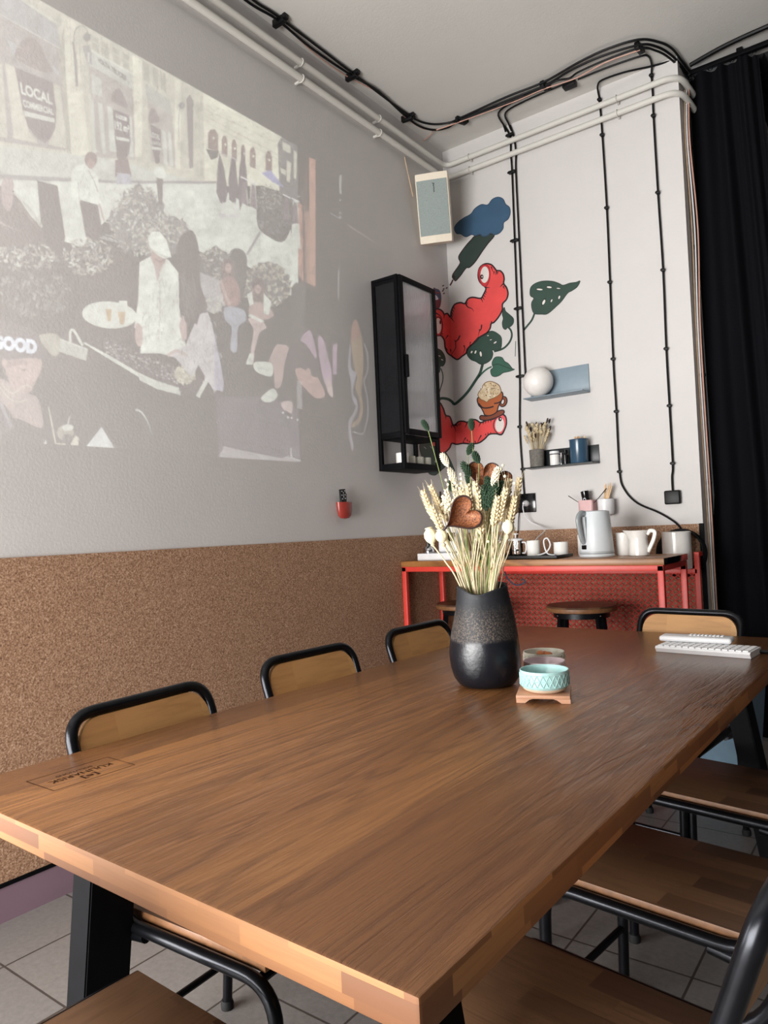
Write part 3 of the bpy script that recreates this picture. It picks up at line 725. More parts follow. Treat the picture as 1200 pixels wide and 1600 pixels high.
mb = MB(); flat_text(mb, 'Jamo', Vector((.006, -.1105, .145)), Vector((0, 0, -.055)), Vector((.014, .0012, 0)), .01); mb.build('badge', 'gloss_black', sp_, smooth=0)
mb = MB(); mb.box((-.03, .10, 0), (.03, .1, .06), .003); mb.build('wall_bracket', 'speaker_shell', sp_)
sp_.rotation_euler = (radians(17), 0, radians(24))
mb = MB(); mb.tube([(.012, 3.66, 3.52), (.012, 3.70, 3.40), (.012, 3.735, 3.30)], .003, 6); tag(mb.build('speaker_wire', 'beige_cable'), 'thin wire dropping from the pipes to the corner speaker', 'wire')

# ------------------------------------------------------------------ remote holder
rh = thing('remote_holder', 'small dark red cup-shaped holder on the left wall', 'holder', (0, 2.913, 1.285))
mb = MB(); mb.lathe([(.001, 0), (.03, .004), (.045, .018), (.052, .05), (.055, .088), (.051, .088), (.048, .05), (.04, .02), (.001, .012)], (.03, 0, 0), 28, sx=.5, sy=1.05); mb.build('cup', 'remote_red', rh)
rm = thing('remote_control', 'black remote control with white buttons standing in the red wall holder', 'remote control', (.04, 2.898, 1.305), 0)
mb = MB(); mb.box((0, 0, .068), (.012, .042, .136), .003); mb.build('body', 'black_plastic', rm)
bt = [(-.011, .125), (.012, .126), (.0, .116), (-.013, .105), (0, .105), (.013, .105), (0, .095), (-.01, .085), (.012, .086)]
for y, z in bt:
    mb = MB(); mb.box((.0072, y, z), (.003, .006, .003), .0008); mb.build('button', 'white_plastic', rm)
rm.rotation_euler = (radians(4), 0, 0)
rm = thing('remote_control', 'second slimmer dark remote behind the first in the red wall holder', 'remote control', (.022, 2.918, 1.305), 0)
mb = MB(); mb.box((0, 0, .058), (.01, .036, .116), .003); mb.build('body', 'black_plastic', rm)
mb = MB(); mb.box((.0055, 0, .085), (.002, .02, .05), .0005); mb.build('display', 'kettle_grey', rm)
rm.rotation_euler = (radians(-3), 0, 0)

# ------------------------------------------------------------------ pipes along both walls
for z, nm, l in ((3.534, 'lower', 'lower white heating pipe under the ceiling, bending round the corner'), (3.618, 'upper', 'upper white heating pipe under the ceiling, bending round the corner')):
    t = thing('heating_pipe', l, 'pipe', (0, 0, 0), 0, 'two white pipes below the ceiling')
    o_ = .042; r = .0165
    mb = MB(); pts = fillet([(o_, .3, z), (o_, D-o_, z), (1.53, D-o_, z), (1.555, D+.25, z-.02)], [.06, .1], 8)
    mb.tube(pts, r, 14); mb.build('pipe_run', 'pipe_paint', t)
    for p, ax in (((o_, 3.36, z), 0), ((o_, 2.70, z), 0), ((o_, 1.6, z), 0), ((.225, D-o_, z), 1), ((1.19, D-o_, z), 1)):
        if nm == 'upper' and False: continue
        mb = MB()
        R_ = r+.003
        if ax == 0: mb.tube([(p[0]+cos(a)*R_, p[1], p[2]+sin(a)*R_) for a in [pi*.75+k*(-pi*1.5)/12 for k in range(13)]], .003, 6); mb.box((.014, p[1], p[2]-.012), (.028, .012, .012), .002)
        else: mb.tube([(p[0], p[1]-cos(a)*R_, p[2]+sin(a)*R_) for a in [pi*.75+k*(-pi*1.5)/12 for k in range(13)]], .003, 6); mb.box((p[0], D-.014, p[2]-.012), (.012, .028, .012), .002)
        mb.build('pipe_clip', 'pipe_paint', t)

# ------------------------------------------------------------------ cables on the wall
def wall_cable(pts, r, label, clips=(), off=.013, n=5, group=None, extra=None, cw=.02):
    t = thing('wall_cable', label, 'cable', (0, 0, 0), 0, group)
    P = [W(x, y, 1, D-off) if len(q) == 0 else Vector(q[0]) for (x, y, *q) in pts]
    if extra: P = extra(P)
    mb = MB(); mb.tube(spline(P, n), r, 8); mb.build('run', 'cable_black', t)
    for c in clips:
        x, y = c[:2]; w_ = c[2] if len(c) > 2 else cw
        p = W(x, y, 1, D-off); mb = MB(); mb.box((p.x, D-.0135, p.z), (w_, .027, .016), .003); mb.box((p.x, D-.02, p.z), (w_*1.25, .012, .009), .002); mb.build('clip', 'black_plastic', t)
    return t
wall_cable([(788, 196), (797, 214), (798, 240), (800, 270), (804, 375), (808, 482), (812, 588), (812, 667), (816, 733), (819, 772)], .0055, 'left cable of the close pair dropping to the black double socket',
    [(800, 269, .045), (804, 376, .045), (810, 482, .045), (813, 588, .045), (812, 667), (817, 733), (797, 211, .045)])
wall_cable([(797, 196), (803, 214), (806, 240), (806, 270), (811, 375), (816, 482), (821, 588), (823, 602)], .0055, 'right cable of the close pair, ending at the globe wall lamp')
wall_cable([(935, 146), (937, 160), (941, 211), (948, 325), (953, 441), (958, 561), (963, 643), (968, 737), (976, 765), (996, 786), (1030, 801), (1056, 817), (1066, 830), (1070, 845)], .0055, 'black cable that swings right into the coil behind the canister',
    [(937, 156), (941, 211), (948, 325), (953, 441), (958, 561), (963, 643), (968, 737)])
wall_cable([(1018, 112), (1018, 118), (1020, 150), (1021, 181), (1028, 301), (1036, 422), (1041, 545), (1046, 634), (1051, 724), (1050, 745), (1051, 768)], .0055, 'black cable on the right of the wall, ending in a square black box',
    [(1018, 118), (1021, 181), (1028, 301), (1036, 422), (1041, 545), (1046, 634), (1051, 724)])
p = W(1051, 777, 1, D-.015); mb = MB(); mb.box((p.x, D-.015, p.z), (.085, .03, .076), .008, seg=3); tag(mb.build('junction_box', 'black_plastic'), 'square black junction box on the white wall above the canister', 'junction box')
# cable bundle across the ceiling
def ceil_cable(pts, r, label, mat='cable_black', dz=.02, grp=None, end=None):
    P = [W(x, y, 2, CEIL-dz) for x, y in pts]
    if end: P += [Vector(e) for e in end]
    mb = MB(); mb.tube(spline(P, 6), r, 8); o = mb.build('ceiling_cable', mat); tag(o, label, 'cable', grp); return o
P0 = (-700, -640)
base = [(240, -130), (388, -6), (436, 27), (548, 112), (636, 178), (668, 193), (700, 192), (722, 183), (790, 152), (850, 128), (905, 97), (950, 76), (998, 62), (1030, 66), (1050, 76), (1066, 96)]
offs = [(0, 0, .0062, 'black ceiling cable, topmost of the bundle'), (-5, 4, .0062, 'black ceiling cable running just below the topmost one')]
ceil_cable(base, .0062, 'topmost black cable of the bundle curving under the ceiling', dz=.016, end=[(1.56, D+.35, CEIL-.02)])
ceil_cable([(230, -128), (378, -4), (432, 30), (485, 74), (545, 115), (590, 142), (632, 180), (655, 197), (678, 203), (700, 199), (722, 186), (792, 157), (852, 133), (895, 108), (945, 86), (1000, 70), (1026, 73), (1046, 84), (1062, 100)], .0062, 'second black cable of the bundle, sagging apart from the first over the projection', dz=.022, end=[(1.55, D+.35, CEIL-.03)])
ceil_cable([(722, 187), (800, 158), (846, 138), (870, 126), (890, 122), (905, 112), (950, 92), (1000, 75), (1024, 79), (1042, 88), (1060, 104)], .0055, 'black cable of the bundle starting at the ceiling bend and running to the curtain', dz=.03, end=[(1.54, D+.3, CEIL-.04)])
ceil_cable([(438, 33), (490, 82), (540, 118), (600, 150), (634, 184), (658, 200), (676, 205), (664, 218), (648, 228)], .003, 'thin brown wire hanging beside the black bundle near the left wall', 'pink_cable', dz=.018)
ceil_cable([(682, 203), (722, 189), (800, 160), (850, 139), (900, 122), (945, 98), (1000, 78)], .0035, 'pinkish wire twisted along the ceiling bundle by the back wall', 'pink_cable', dz=.035)
ceil_cable([(1000, 76), (1030, 80), (1052, 94)], .002, 'thin dark wire at the bend by the curtain', dz=.03, end=[(1.53, D+.1, CEIL-.05)])
t = wall_cable([(852, 138, W(852, 138, 2, CEIL-.012)), (800, 160, W(808, 156, 2, CEIL-.012)), (780, 172, W(779, 176, 2, CEIL-.01)), (788, 198, W(787, 196, 2, CEIL-.012)), (790, 206)], .0055, 'black cable looping off the ceiling bundle to the close pair, left strand')
t = wall_cable([(880, 132, W(880, 132, 2, CEIL-.012)), (830, 158, W(820, 158, 2, CEIL-.012)), (786, 178, W(790, 176, 2, CEIL-.01)), (797, 198, W(795, 194, 2, CEIL-.012)), (799, 204)], .0055, 'black cable looping off the ceiling bundle to the close pair, right strand')
wall_cable([(903, 124, W(903, 124, 2, CEIL-.012)), (950, 105, W(950, 105, 2, CEIL-.012)), (1000, 88, W(1000, 88, 2, CEIL-.012)), (1012, 87, W(1013, 88, 2, CEIL-.01)), (1018, 100, W(1018, 99, 2, CEIL-.01)), (1018, 112, W(1018, 112, 1, D-.013))], .0055, 'black cable from the ceiling box to the rightmost wall run')
wall_cable([(935, 146, W(935, 146, 1, D-.013)), (934, 133, W(934, 134, 2, CEIL-.012)), (938, 121, W(941, 125, 2, CEIL-.01)), (975, 113, W(975, 113, 2, CEIL-.008)), (1020, 103, W(1020, 103, 2, CEIL-.008)), (1053, 94, W(1055, 93, 2, CEIL-.01))], .0055, 'black cable along the ceiling edge to the run with the coil')
p = W(890, 133, 2, CEIL-.016); mb = MB(); mb.box(p, (.075, .05, .03), .005); tag(mb.build('junction_box', 'black_plastic'), 'small black junction box on the ceiling among the cables', 'junction box')
for i, (x, y, a) in enumerate(((436, 28, .0), (549, 114, .0), (636, 180, .1), (720, 184, 1.2), (851, 130, 1.45), (998, 70, 1.5))):
    t = thing('cable_clip', ['black ceiling clip on the bundle nearest the top edge of the photo', 'black ceiling clip on the bundle, second from the top edge', 'black ceiling clip on the bundle just before the corner bend', 'black ceiling clip just past the corner bend', 'black ceiling clip beside the small junction box', 'black ceiling clip at the highest bend near the curtain'][i], 'cable clip', W(x, y, 2, CEIL), a, 'clips holding the ceiling cables')
    mb = MB(); mb.box((0, 0, -.018), (.075, .026, .036), .004); mb.build('saddle', 'black_plastic', t)
    mb = MB(); mb.box((.042, 0, -.012), (.02, .03, .024), .004); mb.build('screw_tab', 'black_plastic', t)
# cable coil behind the canister
t = thing('cable_coil', 'coil of thick black cable hanging behind the white canister', 'cable', (1.40, D-.030, 1.02))
for k in range(4):
    rr = .13-.008*k; mb = MB(); mb.tube([(cos(a)*rr+.004*k, -.011*k+.014, sin(a)*rr+.006*k) for a in [2*pi*i/40 for i in range(40)]], .0055, 8, closed=True); mb.build('loop', 'cable_black', t)
# reveal wires beside the curtain
for k, (x, lab, mt) in enumerate(((1.528, 'beige wire running down the pier edge, nearest the white wall', 'beige_cable'), (1.538, 'white wire running down the pier edge by the curtain', 'white_plastic'), (1.55, 'pinkish wire running down the pier edge by the curtain', 'pink_cable'))):
    mb = MB(); mb.tube(spline([(x-.004, D+.10, 3.60), (x-.006, D+.06, 3.3), (x-.002+.004*k, D+.08, 2.8), (x-.006, D+.06, 2.2), (x-.006, D+.08, 1.3), (x-.006, D+.08, .3)], 6), .004, 6)
    tag(mb.build('wall_wire', mt), lab, 'wire')
t = thing('wall_cable', 'black cable clipped down the side of the pier behind the curtain edge', 'cable')
mb = MB(); mb.tube(spline([(1.535, D+.12, 3.6), (1.54, D+.13, 3.3), (1.535, D+.12, 2.4), (1.54, D+.12, 1.2), (1.535, D+.12, .3)], 6), .006, 8); mb.build('run', 'cable_black', t)
for z in (3.28, 2.72, 2.0, 1.4): mb = MB(); mb.box((1.53, D+.12, z), (.03, .03, .018), .003); mb.build('clip', 'black_plastic', t)

# ------------------------------------------------------------------ curtain
cu = thing('curtain', 'floor-length black curtain hanging right of the white pier', 'curtain', (1.7, D+.16, 0))
mb = MB(); n = 70; rows = []
for j in range(15):
    z = .02+(3.69-.02)*j/14; t = j/14; row = []
    for i in range(n+1):
        u = i/n; wide = .36+.13*(1-t); x = -.175+.02*(1-t)+u*wide + (-.03*(1-t) if t < .3 else 0)*(1-u)
        a = .026*sin(u*2*pi*3.3+.6+.5*sin(t*3))+.012*sin(u*u*2*pi*6+t*2)+.008*sin(t*7+u*14)+.006*sin(t*3+u*40)*(1-t); row.append((x, a*(.8+.3*(1-t)), z))
    rows.append(row)
for off in (0, .004):
    VV = [[mb.bm.verts.new((x, y+off, z)) for x, y, z in r_] for r_ in rows]
    for A, B in zip(VV, VV[1:]):
        for i in range(n): mb.bm.faces.new((A[i], A[i+1], B[i+1], B[i]))
    if off == 0: V0 = VV
for k in (0, -1):
    for i in range(n): mb.bm.faces.new((V0[k][i], V0[k][i+1], VV[k][i+1], VV[k][i]))
    for j in range(14): mb.bm.faces.new((V0[j][k], V0[j+1][k], VV[j+1][k], VV[j][k]))
mb.build('cloth', 'curtain_cloth', cu, smooth=80)
for k in range(7): mb = MB(); mb.tube([(-.16+k*.055+cos(a)*.012, 0, 3.70+sin(a)*.012) for a in [2*pi*i/14 for i in range(14)]], .0025, 6, closed=True); mb.build('ring', 'black_steel', cu)
rl = thing('curtain_rail', 'black rail under the ceiling carrying the black curtain', 'curtain rail', (2.6, D+.16, 3.715))
mb = MB(); mb.box((.02, 0, 0), (2.15, .03, .025), .003); mb.build('rail', 'black_powder', rl)
for x in (-.8, 0, .8): mb = MB(); mb.box((x, 0, .02), (.03, .03, .022), .003); mb.build('bracket', 'black_powder', rl)
mb = MB(); mb.tube(spline([(1.56, D+.10, CEIL-.02), (1.75, D+.06, CEIL-.014), (2.0, D+.03, CEIL-.02), (2.6, D+.02, CEIL-.014), (3.6, D+.02, CEIL-.02)], 6), .012, 8); tag(mb.build('ceiling_cable', 'cable_black'), 'thick black cable bundle along the ceiling above the curtain rail', 'cable')
# bits of the room past the curtain
t = thing('wall_cable', 'short black cable loop on the grey wall beyond the curtain', 'cable')
mb = MB(); mb.tube(spline([(1.785, 4.95, 3.22), (1.785, 5.15, 3.17), (1.785, 5.6, 3.22), (1.785, 6.1, 3.24)], 5), .01, 8); mb.tube(spline([(1.785, 4.95, 3.2), (1.785, 5.02, 3.06), (1.785, 5.3, 2.98), (1.785, 5.5, 2.80), (1.785, 5.7, 2.6)], 5), .01, 8); mb.build('run', 'cable_black', t)
for y, z in ((4.97, 3.21), (5.28, 2.985)): mb = MB(); mb.box((1.785, y, z), (.03, .03, .035), .004); mb.build('clip', 'black_plastic', t)
mb = MB(); mb.box((1.85, 5.35, 2.42), (.14, .5, .10), .02); tag(mb.build('storage_box', 'white_plastic'), 'white box on the black cupboard beyond the curtain', 'box')
kb_ = thing('tall_cupboard', 'black cupboard standing beyond the curtain on the far right', 'cupboard', (1.93, 5.35, 0))
mb = MB(); mb.box((0, 0, 1.185), (.3, .9, 2.37), .004); mb.build('body', 'black_powder', kb_)
for s in (-1, 1): mb = MB(); mb.box((.155, s*.225, 1.2), (.012, .43, 2.28), .003); d_ = mb.build('door', 'black_plastic', kb_); h_ = MB(); h_.box((.168, s*.04, 1.2), (.014, .012, .2), .002); h_.build('handle', 'chrome', d_)

# ------------------------------------------------------------------ wall lamp and shelves
lp = thing('wall_lamp', 'opal globe lamp on a blue-grey L-shaped metal wall shelf', 'lamp', (.745, D, 1.975))
mb = MB(); mb.box((0, -.004, .087), (.375, .008, .172), .003); mb.box((0, -.062, .003), (.375, .122, .006), .002)
mb.build('bracket_shelf', 'blue_grey_metal', lp)
mb = MB(); mb.ball((-.10, -.085, .098), .09, seg=40, rings=24); mb.build('globe_shade', 'opal_globe', lp)
sh = thing('wall_shelf', 'narrow dark metal shelf on the white wall below the globe lamp', 'shelf', (.752, D, 1.553))
mb = MB(); mb.box((0, -.003, .056), (.435, .006, .112), .002); mb.box((0, -.06, .003), (.435, .12, .006), .002); mb.build('folded_plate', 'dark_shelf', sh)
z = 1.560
def dried_bunch(name, label, loc, rnd, n, h, spread, mats, par_group=None):
    t = thing(name, label, 'flowers', loc)
    for i in range(n):
        a = rnd.random()*2*pi; rr = rnd.random()**.6*spread; hh_ = h*(.7+.35*rnd.random()); top = Vector((cos(a)*rr, sin(a)*rr*.55, hh_))
        b = Vector((cos(a)*.02*rnd.random(), sin(a)*.02*rnd.random(), .01)); mb = MB(); mb.tube(spline([b, b.lerp(top, .5)+Vector((0, 0, .01)), top], 4), .0012, 5); st = mb.build('stem', mats[0], t)
        kind = i % 4; mb = MB(); d = (top-b).normalized(); q = d.to_track_quat('Z', 'Y').to_matrix()
        if kind == 0: mb.ball(top, .011, seg=12, rings=8); m_ = 'straw'
        elif kind == 1: mb.ball(top, .009, .7, .7, 1.8, seg=10, rings=8, rot=q); m_ = 'pod_outer'
        else:
            for k in range(9): c = top-d*(k*.006); mb.ball(c+q@Vector((cos(k*2.4)*.004, sin(k*2.4)*.004, 0)), .0045, 1, 1, 1.6, seg=6, rings=4, rot=q)
            m_ = mats[1]
        mb.build('flower_head', m_, t)
    return t
def cyl_pot(name, label, cat, loc, r, h, mat, wall=.003, taper=1.0, rim=None, lip=0):
    mb = MB(); mb.lathe([(r*taper-.002, 0), (r*taper, .003), (r+lip*.0, h-.002), (r+lip, h-.001), (r+lip, h+.001), (r-wall, h+.001), (r-wall, h-.004), (r*taper-wall, .006), (.001, .006)], seg=32)
    o = mb.build(name, mat); return tag(o, label, cat, None, loc)
cyl_pot('plant_pot', 'speckled grey concrete pot at the left end of the dark wall shelf', 'pot', (.603, D-.062, z), .045, .105, 'concrete', .006, .93)
dried_bunch('dried_bouquet', 'small dried flower bunch in the concrete pot on the wall shelf', (.603, D-.062, z+.012), random.Random(3), 46, .25, .10, ('straw', 'wheat'))
t = thing('spice_jar', 'white jar with a black band on the dark wall shelf', 'jar', (.722, D-.075, z)); mb = MB(); mb.lathe([(.027, 0), (.028, .003), (.028, .062), (.026, .064)], seg=24, capt=True); mb.build('body', 'white_ceramic', t)
mb = MB(); mb.lathe([(.0265, .064), (.0265, .069)], seg=24, capt=True); mb.build('band', 'black_plastic', t); mb = MB(); mb.lathe([(.029, .069), (.029, .083), (.026, .085)], seg=24, capt=True); mb.build('lid', 'white_plastic', t)
t = thing('spice_jar', 'small clear and chrome shaker between the white and black jars', 'jar', (.757, D-.055, z)); mb = MB(); mb.lathe([(.012, 0), (.013, .07), (.011, .074)], seg=18, capt=True); mb.build('body', 'chrome', t)
t = thing('spice_jar', 'small black jar beside the blue pot on the dark wall shelf', 'jar', (.788, D-.07, z)); mb = MB(); mb.lathe([(.017, 0), (.018, .055), (.012, .062), (.012, .068)], seg=20, capt=True); mb.build('body', 'gloss_black', t); mb = MB(); mb.lathe([(.014, .068), (.014, .085)], seg=20, capt=True); mb.build('lid', 'black_plastic', t)
cyl_pot('utensil_pot', 'blue enamel pot full of wooden sticks on the dark wall shelf', 'pot', (.872, D-.066, z), .054, .138, 'blue_enamel', .002, .97, lip=.003)
rnd = random.Random(5)
for i in range(13):
    a = rnd.random()*2*pi; rr = rnd.random()*.035; mb = MB(); mb.box((0, 0, .073), (.008+.006*rnd.random(), .002, .14), .0008, Matrix.Rotation(rnd.uniform(-.12, .12), 3, 'Y') @ Matrix.Rotation(a, 3, 'Z'))
    tag(mb.build('wooden_stick', 'wood_stick'), 'flat wooden stick standing in the blue enamel pot', 'stick', 'wooden sticks in the blue pot', (.872+cos(a)*rr, D-.066+sin(a)*rr, z+.008+rnd.random()*.008))

# sockets
so = thing('wall_socket', 'black wall socket with a white plug above the counter', 'socket', (.49, D, 1.348))
mb = MB(); mb.box((0, -.006, 0), (.13, .012, .118), .003, seg=2); mb.build('plate', 'gloss_black', so)
mb = MB(); mb.lathe([(.022, 0), (.024, -.003), (.024, .004)], seg=24); o = mb.build('socket_well', 'black_plastic', so); o.rotation_euler = (pi/2, 0, 0); o.location = (-.0, -.014, 0)
t = thing('power_cord', 'white plug and cord running from the black socket down to a white cup', 'cord', (0, 0, 0))
mb = MB(); mb.lathe([(.019, 0), (.018, .02), (.010, .034), (.006, .045)], seg=16, capt=True); o = mb.build('plug', 'white_plastic', t); o.rotation_euler = (pi/2, 0, 0); o.location = (.497, D-.016, 1.345)
mb = MB(); mb.tube(spline([(.497, D-.055, 1.345), (.50, D-.075, 1.325), (.505, D-.07, 1.28), (.53, D-.05, 1.23), (.60, D-.06, 1.20), (.68, D-.18, 1.17), (.71, 3.78, 1.13), (.725, 3.70, 1.09), (.73, 3.68, 1.05)], 6), .0035, 8); mb.build('cord', 'white_plastic', t)
mb = MB(); mb.tube(spline([(.442, D-.012, 1.29), (.438, D-.02, 1.24), (.43, D-.02, 1.17), (.40, D-.03, 1.06), (.38, D-.12, 1.038)], 6), .003, 8); tag(mb.build('power_cord', 'cable_black'), 'thin black cord dropping from the black socket behind the flowers', 'cord')
mb = MB(); mb.tube(spline([(.795, 3.60, 1.047), (.815, 3.60, 1.05), (.85, 3.60, 1.065), (.87, 3.60, 1.10), (.855, 3.60, 1.135), (.835, 3.60, 1.125), (.838, 3.60, 1.085), (.855, 3.60, 1.052), (.90, 3.585, 1.046)], 6), .004, 8); tag(mb.build('power_cord', 'white_plastic'), 'white cord looped upright between the two white cups on the tray', 'cord')

# ------------------------------------------------------------------ things on the counter
CTZ = CT+.0005
tr = thing('serving_tray', 'thin black tray on the counter under the small white cups', 'tray', (.72, 3.60, CTZ))
mb = MB(); mb.box((0, 0, .006), (.46, .22, .008), .003); mb.build('plate', 'black_plastic', tr); mb = MB()
for s in (-1, 1): mb.box((0, s*.106, .012), (.46, .008, .012), .002); mb.box((s*.226, 0, .012), (.008, .2, .012), .002)
mb.build('rim', 'black_plastic', tr)
tz = CTZ+.0105
def ribbed(p, a): k = 1+.012*cos(18*a); return Vector((p.x*k, p.y*k, p.z))
def rcup(label, x, y, z_, r, h, cat='cup'):
    mb = MB(); mb.lathe([(r*.94, 0), (r, .004), (r, h), (r-.004, h+.001), (r-.005, .008), (.001, .006)], seg=36, fn=ribbed); return tag(mb.build('cup', 'white_ceramic'), label, cat, None, (x, y, z_))
rcup('white cup on the black tray holding the end of the socket cord', .745, 3.66, tz, .036, .083)
rcup('white cup on the black tray touching the left side of the kettle', .903, 3.66, tz, .038, .070)
fp = thing('french_press', 'small glass coffee press with white lid on the black tray', 'coffee press', (.635, 3.67, tz))
mb = MB(); mb.lathe([(.036, .004), (.038, .008), (.038, .088), (.036, .088), (.036, .010), (.001, .010)], seg=28); mb.build('beaker', 'thin_glass', fp)
mb = MB(); mb.lathe([(.041, .086), (.042, .094), (.02, .099), (.001, .1)], seg=28); mb.build('lid', 'white_plastic', fp)
mb = MB(); mb.lathe([(.003, .1), (.003, .118), (.018, .12), (.018, .125), (.001, .126)], seg=16); mb.build('plunger_knob', 'white_plastic', fp)
mb = MB(); mb.lathe([(.033, .028), (.034, .034), (.0025, .036), (.0025, .09)], seg=24); mb.build('plunger', 'chrome', fp)
mb = MB(); mb.tube(spline([(.038, 0, .075), (.058, 0, .072), (.062, 0, .045), (.055, 0, .018), (.038, 0, .015)], 5), .004, 8); o = mb.build('handle', 'white_plastic', fp)
fj = MB(); fj.lathe([(.026, 0), (.028, .004), (.028, .10), (.022, .112), (.010, .118)], seg=24, capt=True); tag(fj.build('foil_packet', 'foil'), 'crinkled silver foil cylinder left of the glass coffee press', 'packet', None, (.548, 3.66, tz))
ke = thing('electric_kettle', 'tall pale grey electric kettle in the middle of the counter', 'kettle', (1.092, 3.68, CTZ), 0)
mb = MB(); mb.lathe([(.088, 0), (.09, .004), (.088, .016), (.080, .018)], seg=40, capt=True); mb.build('power_base', 'kettle_white', ke)
mb = MB(); mb.lathe([(.086, .019), (.088, .024), (.082, .12), (.073, .228), (.071, .236), (.055, .24), (.001, .241)], seg=44); mb.build('body', 'kettle_white', ke)
mb = MB(); mb.lathe([(.0885, .019), (.0895, .03), (.0875, .03)], seg=44, capb=False); mb.build('base_ring', 'grey_plastic', ke)
mb = MB(); d = Vector((-.42, -.91, 0))
mb.tube(spline([d*.070+Vector((0, 0, .225)), d*.098+Vector((0, 0, .228)), d*.118+Vector((0, 0, .20)), d*.112+Vector((0, 0, .15)), d*.10+Vector((0, 0, .10)), d*.083+Vector((0, 0, .075))], 6), .0115, 12, flat=1.3); mb.build('handle', 'kettle_grey', ke)
mb = MB(); mb.lathe([(.078, .045), (.0775, .05)], seg=8); mb = MB(); q = Matrix.Rotation(atan2(-.91, -.42), 3, 'Z'); mb.box(q @ Vector((.086, 0, .052)), (.010, .03, .022), .002, q); mb.build('switch', 'gloss_black', ke)
mb = MB(); q = Matrix.Rotation(atan2(-.91, -.42), 3, 'Z'); mb.box(q @ Vector((.083, 0, .135)), (.008, .034, .15), .003, q @ Matrix.Rotation(.06, 3, 'Y')); mb.build('handle_mount', 'grey_plastic', ke)
mb = MB(); mb.prism([(-.02, -.01), (.02, -.01), (0, .03)], .03, lambda p, t: Vector((.42, .91, 0))*(.066+max(0, p[1]+.01)*.6)+Vector((-.91, .42, 0))*p[0]+Vector((0, 0, .200+t))); mb.build('spout', 'kettle_white', ke)
rcup('white ribbed beaker half hidden right of the kettle', 1.205, 3.78, CTZ, .042, .118, 'beaker')
rcup('white beaker half hidden left of the kettle', .985, 3.79, CTZ, .036, .115, 'beaker')
jg = thing('milk_jug', 'white flared milk jug between the kettle and the canister', 'jug', (1.305, 3.70, CTZ))
def jugfn(p, a):
    k = max(0, (p.z-.07)/.06); s_ = max(0, cos(a-pi))**6*k; return Vector((p.x-.028*s_, p.y, p.z+.004*s_))
mb = MB(); mb.lathe([(.044, 0), (.049, .004), (.047, .05), (.042, .085), (.046, .105), (.054, .128), (.051, .128), (.043, .105), (.039, .085), (.043, .05), (.04, .008), (.001, .008)], seg=36, fn=jugfn); mb.build('body', 'white_ceramic', jg)
mb = MB(); mb.tube(spline([(.046, -.01, .108), (.062, -.012, .125), (.084, -.014, .118), (.078, -.013, .085), (.062, -.012, .05), (.046, -.01, .02)], 6), .0055, 8, flat=1.8); mb.build('handle', 'white_ceramic', jg)
cn = MB(); cn.lathe([(.07, 0), (.073, .004), (.073, .195), (.069, .197), (.069, .01), (.001, .008)], seg=40); tag(cn.build('canister', 'white_ceramic'), 'wide white ceramic canister standing behind the right end of the counter', 'canister', None, (1.414, 3.985, .9440))
# wall-mounted cups above the kettle
for (nm, lab, x, mat, sq) in (('wall_cup', 'pink square-sided cup fixed to the wall above the kettle', .905, 'pink_plastic', 1), ('wall_cup', 'white rounded cup of wooden sticks fixed to the wall above the kettle', 1.012, 'white_plastic', 0)):
    t = thing(nm, lab, 'cup', (x, D-.058, 1.245))
    mb = MB(); fn = (lambda p, a: (lambda l_: Vector((max(-l_, min(l_, p.x*1.2)), max(-l_, min(l_, p.y*1.2)), p.z)))(.042 if sqrt(p.x**2+p.y**2) > .041 or p.z < .01 else .0385)) if sq else None
    mb.lathe([(.030, 0), (.042, .008), (.046, .03), (.047, .095), (.0405, .095), (.0395, .03), (.001, .012)], seg=36, fn=fn); mb.build('body', mat, t)
    mb = MB(); mb.box((0, .0485, .07), (.03, .018, .05), .002); mb.build('wall_hook', mat, t)
for i, (dx_, dz_, rot) in enumerate(((-.01, 0, .12), (.005, .008, .05), (.02, .004, .25), (.028, -.004, .32), (.01, -.006, .18), (.0, -.01, -.02), (.024, .012, .28))):
    mb = MB(); mb.box((0, 0, .08), (.007, .002, .16), .0008, Matrix.Rotation(rot, 3, 'Y')); tag(mb.build('wooden_stick', 'wood_stick'), 'pale wooden stirring stick in the white wall cup', 'stick', 'sticks in the white wall cup', (1.01+dx_*.6, D-.06+.004*(i % 3), 1.262+dz_))
t = thing('marker_bottle', 'short black bottle with white lettering leaning in the pink wall cup', 'bottle', (.905, D-.06, 1.275))
mb = MB(); mb.lathe([(.02, 0), (.022, .004), (.022, .085), (.024, .09), (.024, .118), (.022, .12)], seg=24, capt=True); mb.build('body', 'gloss_black', t)
mb = MB(); q = Vector((0, -.0232, 0)); flat_text(mb, 'BIO', Vector((.008, -.0228, .035)), Vector((0, 0, .045)), Vector((-.016, 0, 0)), .01); mb.build('lettering', 'white_plastic', t, smooth=0)
t.rotation_euler = (0, -.12, 0)
for i, (a, b, lab) in enumerate((((.90, 1.305), (.80, 1.372), 'black spoon leaning left out of the pink wall cup'), ((.92, 1.30), (1.03, 1.40), 'black spoon leaning right out of the pink wall cup'))):
    mb = MB(); mb.tube([(a[0], D-.062, a[1]), ((a[0]+b[0])/2, D-.075, (a[1]+b[1])/2-.004), (b[0], D-.085, b[1])], [.003, .003, .0045], 8, flat=.6); tag(mb.build('spoon', 'gloss_black'), lab, 'spoon')
